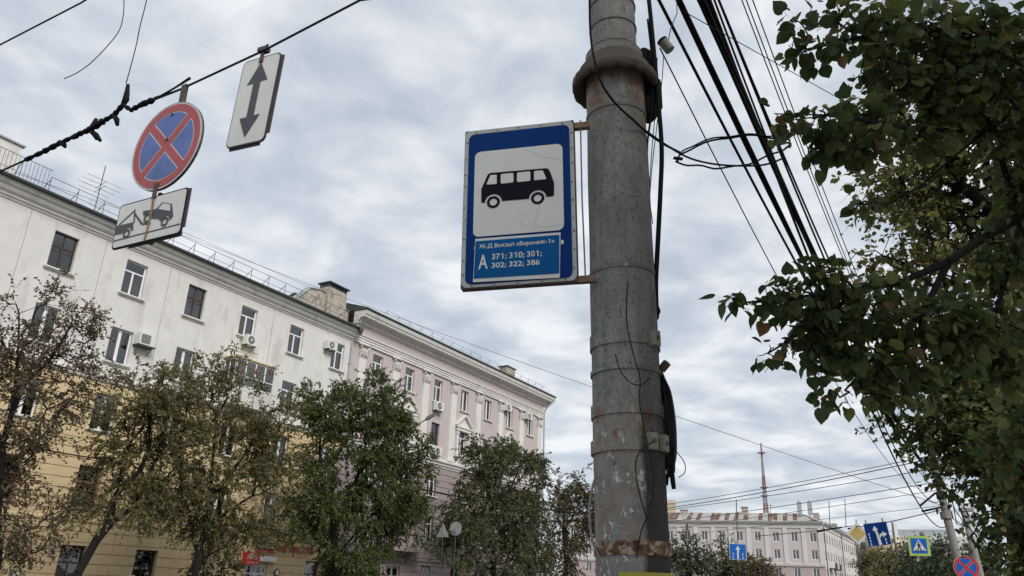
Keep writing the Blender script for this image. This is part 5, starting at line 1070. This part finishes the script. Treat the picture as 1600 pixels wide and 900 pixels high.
def branch_mesh(P, par, R_root, r_tip, name, mt, parent):
    n = len(P); cnt = np.ones(n)
    for i in range(n - 1, -1, -1):
        if par[i] >= 0: cnt[par[i]] += cnt[i]
    e = math.log(max(2, cnt.max())) / math.log(R_root / r_tip); r = r_tip * cnt ** (1 / e)
    mb = MB()
    for i in range(n):
        j = par[i]
        if j < 0: continue
        k_ = 10 if r[i] > .06 else (6 if r[i] > .02 else 3)
        ra = min(r[j], r[i] * 1.35); mb.tube([P[j], P[i]], [ra, r[i]], k_, cap=False)
    return mb.build(name, mt, parent, smooth=True)
def leaves_geo(base_, axis_, nrm, size, T, F):
    ax = axis_ / np.linalg.norm(axis_, axis=1)[:, None]; sd_ = np.cross(ax, nrm); sd_ /= np.maximum(1e-6, np.linalg.norm(sd_, axis=1))[:, None]; nn_ = np.cross(sd_, ax)
    V = base_[:, None] + size[:, None, None] * (T[None, :, 0, None] * sd_[:, None] + T[None, :, 1, None] * ax[:, None] + T[None, :, 2, None] * nn_[:, None])
    return V
def leaf_mesh(name, V, F, mt, parent):
    N, K = V.shape[:2]; me = bpy.data.meshes.new(name); fl = np.concatenate([np.array(f) for f in F]); ln = np.array([len(f) for f in F])
    me.vertices.add(N * K); me.vertices.foreach_set('co', V.reshape(-1).astype(np.float32))
    loops = (np.arange(N)[:, None] * K + fl[None]).reshape(-1).astype(np.int32); tot = np.tile(ln, N).astype(np.int32); st_ = np.concatenate([[0], np.cumsum(tot)[:-1]]).astype(np.int32)
    me.loops.add(len(loops)); me.loops.foreach_set('vertex_index', loops); me.polygons.add(len(tot)); me.polygons.foreach_set('loop_start', st_); me.polygons.foreach_set('loop_total', tot)
    me.update(calc_edges=True); me.validate(); me.materials.append(mt); return link(name, me, parent)
def sample_blobs(blobs, n):
    """blobs: (centre, rx, ry, rz) ellipsoids; more points near their shells"""
    vol = np.array([b[1] * b[2] * b[3] for b in blobs]) ** .62; k_ = rng.choice(len(blobs), n, p=vol / vol.sum()); out_ = []
    for i in k_:
        c, a, b, d = blobs[i]; v = rng.normal(size=3); v /= np.linalg.norm(v); v *= rng.random() ** .42; out_.append(c + _R * v[0] * a + np.array([_f[0], _f[1], 0]) * v[1] * b + np.array([0, 0, 1]) * v[2] * d)
    return np.array(out_)
def px_blobs(bl, n_across, depth=.9):
    res = []
    for x, y, rx, ry in bl:
        c = at_n(x, y, n_across); s = ((c - CAM) @ _f) / FPX; res.append((c, rx * s, max(rx, ry) * s * depth, ry * s))
    return res
def tree(name, label, trunks, blobs, n_att, per_tip, size, lm, R_root, spread=.35, droop=.25, bark='bark', group=None, r_tip=.006, wl=.3, hang=.5, cat='tree'):
    base_ = trunks[0][0]; root = thing(name, label, cat, (float(base_[0]), float(base_[1]), 0), group=group); off = np.array([base_[0], base_[1], 0])
    chains = []; cnt = 0; starts = []
    for ti, ch in enumerate(trunks):
        ch = [np.array(p, float) - off for p in ch]
        if ti == 0: r_ = -1
        else:                                  # a limb leaves the trunk at the node nearest its first point
            allp = [p for c_, _ in chains for p in c_]; r_ = int(np.argmin([np.linalg.norm(p - ch[0]) for p in allp])); ch = ch[1:]
        chains.append((ch, r_)); cnt += len(ch)
    cen_ = sample_blobs(blobs, max(30, n_att // 7)); A = cen_[rng.integers(0, len(cen_), n_att)] + rng.normal(0, spread * 1.4, (n_att, 3)) * np.array([1, 1, .8]) - off      # foliage in clumps with gaps between
    A = A[A[:, 2] > .8]
    P, par, tips = grow(chains, A, wl, .16, .0)
    branch_mesh(P, par, R_root, r_tip, 'trunk', X[bark], root)
    par = np.array(par); tips = np.array(tips); cen = A.mean(0)
    edge = P[tips] - P[par[tips]]; edge /= np.maximum(1e-6, np.linalg.norm(edge, axis=1))[:, None]; rad = P[tips] - cen; rad /= np.maximum(1e-6, np.linalg.norm(rad, axis=1))[:, None]
    tw = MB(); nk = 3; K_ = max(1, per_tip // nk); B_, D_ = [], []
    for k_ in range(nk):                       # every tip carries three arching twigs with leaves along them
        dv = edge * .5 + rad * .55 + rng.normal(0, .55, (len(tips), 3)); dv /= np.linalg.norm(dv, axis=1)[:, None]; Lw = spread * rng.uniform(1.4, 4.2, len(tips))[:, None]
        pt = lambda t: P[tips] + dv * Lw * t - np.array([0, 0, 1]) * hang * .55 * Lw * t * t
        p0, p1, p2 = P[tips], pt(.5), pt(1.0)
        for a_, b_, c_ in zip(p0, p1, p2): tw.tube([a_, b_, c_], [r_tip * .7, r_tip * .5, r_tip * .3], 3, cap=False)
        for q_ in range(K_):
            t = rng.uniform(.08, 1.05, len(tips))[:, None]; B_.append(pt(t) + rng.normal(0, spread * .10, (len(tips), 3))); D_.append(dv)
    b = np.vstack(B_); dv = np.vstack(D_); ax = dv * .5 + rng.normal(0, .55, b.shape) + np.array([0, 0, -hang * .9]); nr = rng.normal(0, .55, b.shape) + np.array([0, 0, 1])
    sz = size * rng.uniform(.55, 1.25, len(b)); V = leaves_geo(b, ax, nr, sz, LEAF, LEAF_F); c = leaf_mesh('crown', V, LEAF_F, lm, root); c['kind'] = 'stuff'
    q = tw.build('twigs', X[bark], root); q['kind'] = 'stuff'
    return root
G = lambda *a: tuple(a)
lm_olive = leafmat('olive_leaves', [(0, (.11, .12, .05)), (.4, (.18, .182, .08)), (.75, (.245, .225, .10)), (.92, (.25, .18, .085)), (1, (.29, .19, .095))], trans=.5)
lm_brown = leafmat('brownish_leaves', [(0, (.10, .095, .05)), (.4, (.145, .115, .065)), (.75, (.19, .13, .08)), (1, (.23, .14, .09))], trans=.4)
lm_green = leafmat('green_leaves', [(0, (.05, .078, .028)), (.45, (.09, .125, .042)), (.8, (.15, .17, .055)), (.95, (.22, .21, .065)), (1, (.28, .24, .075))], trans=.48)
lm_mid = leafmat('midgreen_leaves', [(0, (.055, .08, .038)), (.5, (.10, .12, .052)), (.85, (.145, .145, .06)), (1, (.2, .125, .05))], trans=.42)
lm_far = leafmat('far_green_leaves', [(0, (.045, .07, .035)), (.6, (.075, .10, .048)), (1, (.12, .12, .06))])
lm_near = leafmat('near_linden_leaves', [(0, (.05, .076, .026)), (.45, (.085, .12, .038)), (.80, (.14, .165, .052)), (.95, (.20, .20, .065)), (.985, (.20, .14, .055)), (1, (.28, .14, .065))], trans=.5)
lm_yel = leafmat('light_green_leaves', [(0, (.10, .12, .04)), (.5, (.16, .175, .055)), (.85, (.23, .21, .07)), (1, (.24, .15, .06))], trans=.5)
n_t = 28.0; T = lambda x, y, n=n_t: at_n(x, y, n)
def gnd(p): return np.array([p[0], p[1], -.05])
gt = 'trees along the far pavement'
# 1 half bare tree at the left edge
b0 = gnd(T(-10, 900, 26)); tree('linden_tree', 'half bare brownish tree at the left edge of the street', [[b0, T(-8, 900, 26), T(-2, 780, 26), T(5, 690, 26), T(20, 640, 26), T(40, 600, 26)], [T(5, 690, 26), T(-40, 620, 26), T(-70, 540, 26)], [T(20, 640, 26), T(28, 560, 26), T(30, 490, 26)], [T(40, 600, 26), T(80, 560, 26), T(110, 510, 26)]],
     px_blobs([(60, 520, 75, 90), (100, 545, 70, 85), (10, 560, 90, 120), (60, 640, 100, 80), (30, 740, 95, 100), (70, 800, 60, 70), (-60, 600, 120, 150), (130, 600, 50, 60), (10, 850, 60, 60)], 26), 950, 30, .078, lm_brown, .11, spread=.17, group=gt, r_tip=.0055, hang=.4)
# 2 leaning tree
b0 = gnd(T(105, 960)); tree('linden_tree', 'leaning dark trunked tree with olive leaves before the yellow wall', [[b0, T(122, 895), T(150, 845), T(172, 818), T(205, 795), T(225, 760), T(245, 715), T(258, 660)], [T(172, 818), T(176, 785), T(190, 760), T(220, 735), T(235, 690), T(232, 640)], [T(225, 760), T(262, 745), T(280, 720)]],
     px_blobs([(232, 610, 42, 50), (205, 655, 48, 50), (255, 680, 55, 60), (195, 720, 45, 45), (255, 760, 50, 45), (170, 785, 55, 22), (230, 800, 40, 25)], n_t), 560, 48, .088, lm_olive, .15, spread=.2, group=gt)
# 3 forked tree beside it
b0 = gnd(T(303, 960)); tree('linden_tree', 'forked tree with dense olive leaves left of the shop sign', [[b0, T(306, 880), T(308, 862), T(299, 830), T(297, 800), T(284, 775), T(282, 730), T(283, 680)], [T(308, 862), T(322, 830), T(328, 780), T(332, 720), T(340, 650)], [T(328, 780), T(360, 740), T(390, 700)], [T(322, 830), T(355, 800), T(385, 780)]],
     px_blobs([(325, 585, 45, 42), (300, 640, 55, 60), (370, 640, 70, 60), (410, 690, 50, 70), (330, 720, 75, 70), (400, 770, 55, 65), (300, 790, 50, 55), (350, 830, 60, 45), (440, 720, 25, 40), (390, 830, 35, 40)], n_t), 1000, 48, .09, lm_olive, .14, spread=.21, group=gt)
b0 = gnd(T(318, 930, 31)); tree('shrub', 'dark shrub at the foot of the yellow wall', [[b0, T(318, 915, 31), T(318, 895, 31)]], px_blobs([(300, 890, 24, 16), (330, 888, 26, 16), (352, 892, 18, 14), (318, 905, 45, 20)], 31, 1.2), 90, 22, .12, lm_green, .06, spread=.16, cat='shrub')
# 4 dense green tree
b0 = gnd(T(528, 960)); tree('linden_tree', 'full dense green tree between the white and the pink house', [[b0, T(526, 890), T(520, 850), T(522, 815), T(508, 785), T(500, 750), T(500, 690), T(510, 640)], [T(522, 815), T(545, 780), T(560, 740), T(572, 690), T(570, 640)], [T(545, 780), T(590, 750), T(620, 720)], [T(520, 850), T(485, 820), T(470, 790)], [T(560, 740), T(600, 690), T(610, 640)]],
     px_blobs([(560, 625, 62, 48), (605, 640, 40, 50), (510, 620, 34, 40), (500, 680, 50, 55), (560, 690, 70, 60), (625, 700, 50, 50), (640, 735, 36, 40), (500, 760, 50, 55), (580, 770, 70, 55), (480, 815, 42, 45), (530, 840, 60, 45), (600, 830, 50, 40), (630, 790, 35, 40), (560, 880, 50, 25)], n_t), 1750, 66, .10, lm_green, .15, spread=.21, group=gt)
# 5, 6 drooping trees before the pink house
b0 = gnd(T(772, 960)); tree('linden_tree', 'drooping feathery tree in front of the pink house', [[b0, T(772, 890), T(768, 840), T(770, 790), T(775, 750), T(780, 715)], [T(768, 840), T(740, 800), T(725, 770)], [T(770, 790), T(800, 760), T(815, 720)], [T(768, 840), T(805, 820), T(830, 790)]],
     px_blobs([(765, 720, 40, 32), (800, 712, 36, 30), (755, 760, 52, 45), (810, 760, 42, 45), (730, 800, 45, 45), (790, 820, 60, 55), (720, 850, 40, 45), (770, 870, 60, 40), (835, 850, 35, 50), (835, 720, 14, 24)], n_t), 1250, 66, .11, lm_mid, .16, spread=.24, group=gt, hang=.9)
b0 = gnd(T(884, 960)); tree('linden_tree', 'russet topped thin tree just left of the big pole', [[b0, T(884, 890), T(880, 830), T(882, 780), T(885, 745)], [T(880, 830), T(860, 790), T(855, 760)], [T(882, 780), T(905, 765), T(915, 745)]],
     px_blobs([(868, 745, 22, 16), (905, 748, 24, 18), (890, 780, 40, 28), (865, 810, 34, 40), (905, 830, 45, 45), (875, 865, 50, 40), (940, 820, 40, 60)], n_t), 600, 48, .12, leafmat('russet_leaves', [(0, (.04, .05, .02)), (.5, (.075, .075, .03)), (.8, (.13, .08, .03)), (1, (.2, .09, .035))]), .14, spread=.26, group=gt, hang=.8)
# far trees at the crossing
def far_tree(label, x, y, r, d, lm, n=170, h=1.3):
    c = at_h(x, y, d); s = d / FPX; b0 = np.array([c[0], c[1], -.05])
    bl = [(c, r * s, r * s, r * h * s), (c + np.array([r * s * .4, 0, -r * s * .6]), r * s * .9, r * s, r * s), (c + np.array([-r * s * .4, 0, -r * s * .8]), r * s * .9, r * s, r * s)]
    tree('tree', label, [[b0, np.array([c[0], c[1], c[2] * .45]), c]], bl, int(n * 1.5), 15, .0016 * d + .1, lm, .2, spread=.0028 * d + .08, r_tip=.015, group='trees at the far crossing')
far_tree('grey green tree before the far corner house, nearest the big pole', 1076, 868, 22, 110, lm_far); far_tree('dark tree left of the far blue arrow sign', 1133, 876, 20, 112, lm_mid, h=1.6); far_tree('reddish bare tree right of the far blue arrow sign', 1183, 884, 17, 115, lm_brown, 110)
far_tree('dark tree at the end of the side wing', 1368, 880, 12, 190, lm_mid); far_tree('round tree below the lane direction sign', 1385, 892, 20, 120, lm_olive); far_tree('tall dark poplar before the white block', 1404, 872, 8, 150, lm_mid, 110, 2.4); far_tree('broad tree below the crossing sign', 1445, 882, 28, 110, lm_far, 240); far_tree('broad tree left of the lamp pole foot', 1478, 880, 22, 95, lm_far, 200); far_tree('low tree right of the lamp pole foot', 1525, 872, 22, 80, lm_far, 200); far_tree('slim dark conifer left of the antenna post', 1391, 884, 6, 150, lm_mid, 90, 2.2)

# ---------------------------------------------------------------- trees on the near pavement (right)
def dist_blobs(bl):
    res = []
    for x, y, rx, ry, d in bl:
        c = at_d(x, y, d); s = ((c - CAM) @ _f) / FPX; res.append((c, rx * s, max(rx, ry) * s * .8, ry * s))
    return res
Q = at_d
g2 = np.array([9.6, 10.6, -.05])
tree('linden_tree', 'lighter green linden seen through the gaps of the near branches', [[g2, g2 + np.array([-.1, 0, 2.5]), Q(1640, 420, 13.5), Q(1560, 330, 13.5), Q(1500, 290, 13.5)], [Q(1640, 420, 13.5), Q(1540, 440, 13), Q(1470, 430, 12.5)], [Q(1560, 330, 13.5), Q(1570, 200, 14), Q(1560, 120, 14)]],
     dist_blobs([(1440, 300, 70, 50, 13.5), (1390, 330, 45, 35, 13), (1500, 260, 80, 70, 14), (1570, 350, 90, 90, 14), (1480, 420, 100, 60, 13), (1560, 150, 90, 110, 14), (1600, 480, 90, 70, 13.5), (1410, 420, 60, 40, 13), (1650, 250, 90, 150, 14), (1460, 180, 60, 60, 14)]), 900, 26, .085, lm_yel, .17, spread=.16, group='trees along the near pavement', hang=.6)
g3 = np.array([13.2, 17.0, -.05])
tree('linden_tree', 'dense dark green tree at the right edge beyond the near branches', [[g3, g3 + np.array([0, 0, 2.6]), Q(1640, 760, 20), Q(1600, 700, 20), Q(1570, 650, 20)], [Q(1640, 760, 20), Q(1580, 790, 19), Q(1550, 800, 18.5)]],
     dist_blobs([(1500, 640, 50, 45, 17.5), (1545, 700, 55, 60, 18), (1590, 640, 70, 80, 19), (1605, 790, 48, 60, 18), (1648, 860, 45, 60, 17.5), (1620, 740, 70, 90, 19), (1470, 660, 28, 24, 17.5), (1555, 560, 60, 50, 19), (1645, 890, 30, 40, 17.5), (1680, 800, 80, 140, 18)]), 1000, 30, .115, lm_green, .17, spread=.2, group='trees along the near pavement')
g4 = np.array([3.4, -3.5, -.05])             # the next tree of the row, behind the viewer: its crown shades the pole and the bus sign
tree('linden_tree', 'linden of the near pavement standing behind the viewer', [[g4, g4 + np.array([.05, 0, 2]), g4 + np.array([0, .2, 4]), g4 + np.array([0, .3, 7])], [g4 + np.array([0, .2, 4]), g4 + np.array([-.6, 1.2, 5.5]), g4 + np.array([-.4, 2.4, 6.5])]],
     [(g4 + np.array([0, .6, 7.0]), 2.6, 2.6, 2.2), (g4 + np.array([-.4, 2.4, 6.6]), 2.0, 1.6, 1.5), (g4 + np.array([.3, 1.6, 8.6]), 2.0, 2.0, 1.4)], 700, 18, .15, lm_green, .2, spread=.22, group='trees along the near pavement')
# near linden whose branches hang into the picture
g1 = np.array([4.7, 3.3, -.05])
NT = thing('linden_tree', 'near linden with large dark leaves overhanging from the right', 'tree', (g1[0], g1[1], 0), group='trees along the near pavement'); off = np.array([g1[0], g1[1], 0])
limbs = [[g1, g1 + np.array([0, .02, 1.5]), g1 + np.array([-.05, .1, 2.7]), g1 + np.array([-.3, .35, 3.6]), g1 + np.array([-.4, .5, 5.0])],
         [g1 + np.array([-.05, .1, 2.7]), Q(1750, 280, 5.2), Q(1600, 335, 4.8), Q(1540, 370, 4.6), Q(1480, 410, 4.4), Q(1410, 440, 4.2), Q(1340, 455, 4.0), Q(1270, 462, 3.8), Q(1200, 470, 3.65), Q(1150, 474, 3.6)],
         [g1 + np.array([-.3, .35, 3.6]), Q(1640, 130, 5.0), Q(1540, 205, 4.6), Q(1490, 245, 4.4), Q(1440, 290, 4.3), Q(1400, 345, 4.2), Q(1370, 420, 4.1)],
         [Q(1540, 205, 4.6), Q(1440, 205, 4.2), Q(1360, 190, 3.9), Q(1290, 180, 3.75), Q(1210, 178, 3.65)],
         [g1 + np.array([-.3, .35, 3.6]), Q(1680, 30, 5.0), Q(1540, 50, 4.6), Q(1420, 45, 4.3), Q(1330, 62, 4.1), Q(1260, 78, 4.0)],
         [Q(1480, 410, 4.4), Q(1440, 490, 4.2), Q(1370, 555, 4.0), Q(1320, 610, 3.9)], [Q(1340, 455, 4.0), Q(1270, 510, 3.85), Q(1200, 552, 3.75)],
         [Q(1600, 335, 4.8), Q(1560, 480, 4.5), Q(1520, 570, 4.4), Q(1480, 610, 4.3)], [Q(1440, 290, 4.3), Q(1390, 318, 4.1), Q(1330, 320, 3.9)], [Q(1600, 335, 4.8), Q(1640, 520, 4.8), Q(1620, 660, 5.2), Q(1600, 740, 5.6)]]
chains = []
for ti, ch in enumerate(limbs):
    ch = [np.array(p) - off for p in ch]
    if ti == 0: chains.append((ch, -1))
    else:
        allp = [p for c_, _ in chains for p in c_]; chains.append((ch[1:], int(np.argmin([np.linalg.norm(p - ch[0]) for p in allp]))))
nb = [(1460, 60, 110, 60, 4.5), (1560, 80, 100, 90, 4.7), (1370, 40, 60, 38, 4.2), (1290, 66, 55, 15, 4.0), (1250, 78, 28, 9, 4.0), (1240, 30, 24, 10, 4.05), (1300, 20, 40, 14, 4.1), (1380, 120, 50, 40, 4.2), (1350, 165, 42, 28, 4.0), (1470, 150, 90, 60, 4.4), (1580, 190, 70, 70, 4.7), (1265, 185, 65, 12, 3.75), (1290, 225, 40, 14, 3.8), (1350, 215, 40, 26, 3.9), (1430, 215, 50, 22, 4.2), (1345, 318, 34, 12, 3.95),
      (1290, 430, 40, 26, 3.9), (1225, 455, 42, 20, 3.7), (1165, 475, 38, 12, 3.62), (1330, 480, 70, 48, 4.0), (1420, 490, 75, 48, 4.2), (1510, 500, 80, 55, 4.4), (1260, 500, 45, 28, 3.85), (1205, 550, 30, 14, 3.75), (1300, 545, 60, 36, 3.9), (1380, 570, 60, 40, 4.05), (1460, 570, 60, 42, 4.25), (1310, 615, 26, 18, 3.85), (1370, 615, 34, 16, 4.0), (1560, 410, 50, 40, 4.6), (1580, 560, 60, 60, 4.7), (1600, 300, 40, 50, 4.8), (1600, 660, 40, 50, 5.2), (1560, 690, 40, 40, 5.5), (1600, 760, 40, 60, 5.6), (1690, 300, 90, 300, 5.2)]
bl = dist_blobs(nb) + [(g1 + np.array([-.5, .3, 6.4]), 2.2, 2.0, 1.8), (g1 + np.array([-.6, -1.8, 6.2]), 2.2, 2.0, 2.0), (g1 + np.array([.2, -.4, 4.4]), 1.6, 1.6, 1.0)]
A = sample_blobs(bl[:len(nb)], 2500); A2 = sample_blobs(bl[len(nb):], 900)
A = np.vstack([A, A2]) - off
P, par, tips = grow(chains, A, .25, .14, 0)
branch_mesh(P, par, .05, .0018, 'branches', X['bark_n'], NT)
mb = MB(); mb.tube([np.array(p) - off for p in limbs[0]], [.19, .17, .14, .10, .05], 14); mb.build('trunk', X['bark_n'], NT, smooth=True)
par = np.array(par); T_ = np.repeat(np.array(tips), 3); edge = P[T_] - P[par[T_]]; el = np.maximum(1e-6, np.linalg.norm(edge, axis=1))[:, None]
t = rng.random(len(T_))[:, None]; b = P[par[T_]] + edge * (.25 + .8 * t) + rng.normal(0, .022, (len(T_), 3)); ax = edge / el * .55 + rng.normal(0, .45, (len(T_), 3)) + np.array([0, 0, -.55]); nr = rng.normal(0, .5, (len(T_), 3)) + np.array([0, 0, 1.0]); sz = .057 * np.clip(rng.normal(.85, .26, len(T_)), .35, 1.25); inA2 = (P[T_][:, 2] > 5.4) | (P[T_][:, 1] < -.6); sz[inA2] *= 2.0
b = b + ax / np.linalg.norm(ax, axis=1)[:, None] * (sz * .55)[:, None]
V = leaves_geo(b, ax, nr, sz, HEART, HEART_F)
# the 300 leaves that show largest, at the open edge of the crown, are single leaves
ctr = V[:, :14].mean(1) + off; rel = ctr - CAM; dep = rel @ _f; ux = 800 + FPX * (rel @ _R) / dep; uy = 450 - FPX * (rel @ _U) / dep
infr = (ux > 1100) & (ux < 1590) & (uy > 5) & (uy < 890) & (dep > .5); score = np.where(infr, sz / dep * (1 + .6 * (ux < 1300)), 0); top = np.argsort(-score)[:300]; rest = np.ones(len(V), bool); rest[top] = False
lm0 = bpy.data.meshes.new('leaf'); lm0.from_pydata(HEART.tolist(), [], HEART_F); lm0.materials.append(lm_near)
lm1 = lm0.copy(); lm1.materials.clear(); lm1.materials.append(leafmat('dark_leaf', [(0, (.045, .072, .025)), (1, (.055, .085, .028))], trans=.45)); lm2 = lm0.copy(); lm2.materials.clear(); lm2.materials.append(leafmat('olive_leaf', [(0, (.09, .11, .036)), (1, (.10, .115, .04))], trans=.5)); lm3 = lm0.copy(); lm3.materials.clear(); lm3.materials.append(leafmat('withered_leaf', [(0, (.19, .10, .045)), (1, (.22, .11, .05))], trans=.4))
axn = ax / np.linalg.norm(ax, axis=1)[:, None]; sdv = np.cross(axn, nr); sdv /= np.maximum(1e-6, np.linalg.norm(sdv, axis=1))[:, None]; nnv = np.cross(sdv, axn)
for i in top:
    o = link('leaf', (lm1, lm1, lm2, lm1, lm2, lm1, lm1, lm2, lm1, lm3)[int(i) % 10 if i % 3 else 0], NT); M = m4(sdv[i] * sz[i], axn[i] * sz[i], nnv[i] * sz[i], b[i]); o.matrix_basis = M
o = leaf_mesh('foliage', V[rest], HEART_F, lm_near, NT); o['kind'] = 'stuff'
# fruit clusters with pale bracts
fr = MB(); OC = [(1, 0, 0), (-1, 0, 0), (0, 1, 0), (0, -1, 0), (0, 0, 1), (0, 0, -1)]; OF = [(0, 2, 4), (2, 1, 4), (1, 3, 4), (3, 0, 4), (2, 0, 5), (1, 2, 5), (3, 1, 5), (0, 3, 5)]
for i in rng.choice(tips, 330, replace=False):
    p = P[i] + rng.normal(0, .02, 3)
    for k_ in range(rng.integers(3, 7)):
        c = p + np.array([rng.normal(0, .016), rng.normal(0, .016), -.03 - .03 * rng.random()]); fr.add([c + np.array(q) * .0042 for q in OC], OF); fr.tube([p, c], .0006, 3, cap=False)
o = fr.build('fruit_clusters', mat('linden_fruit', (.09, .075, .04), .8, .2), NT); o['kind'] = 'stuff'
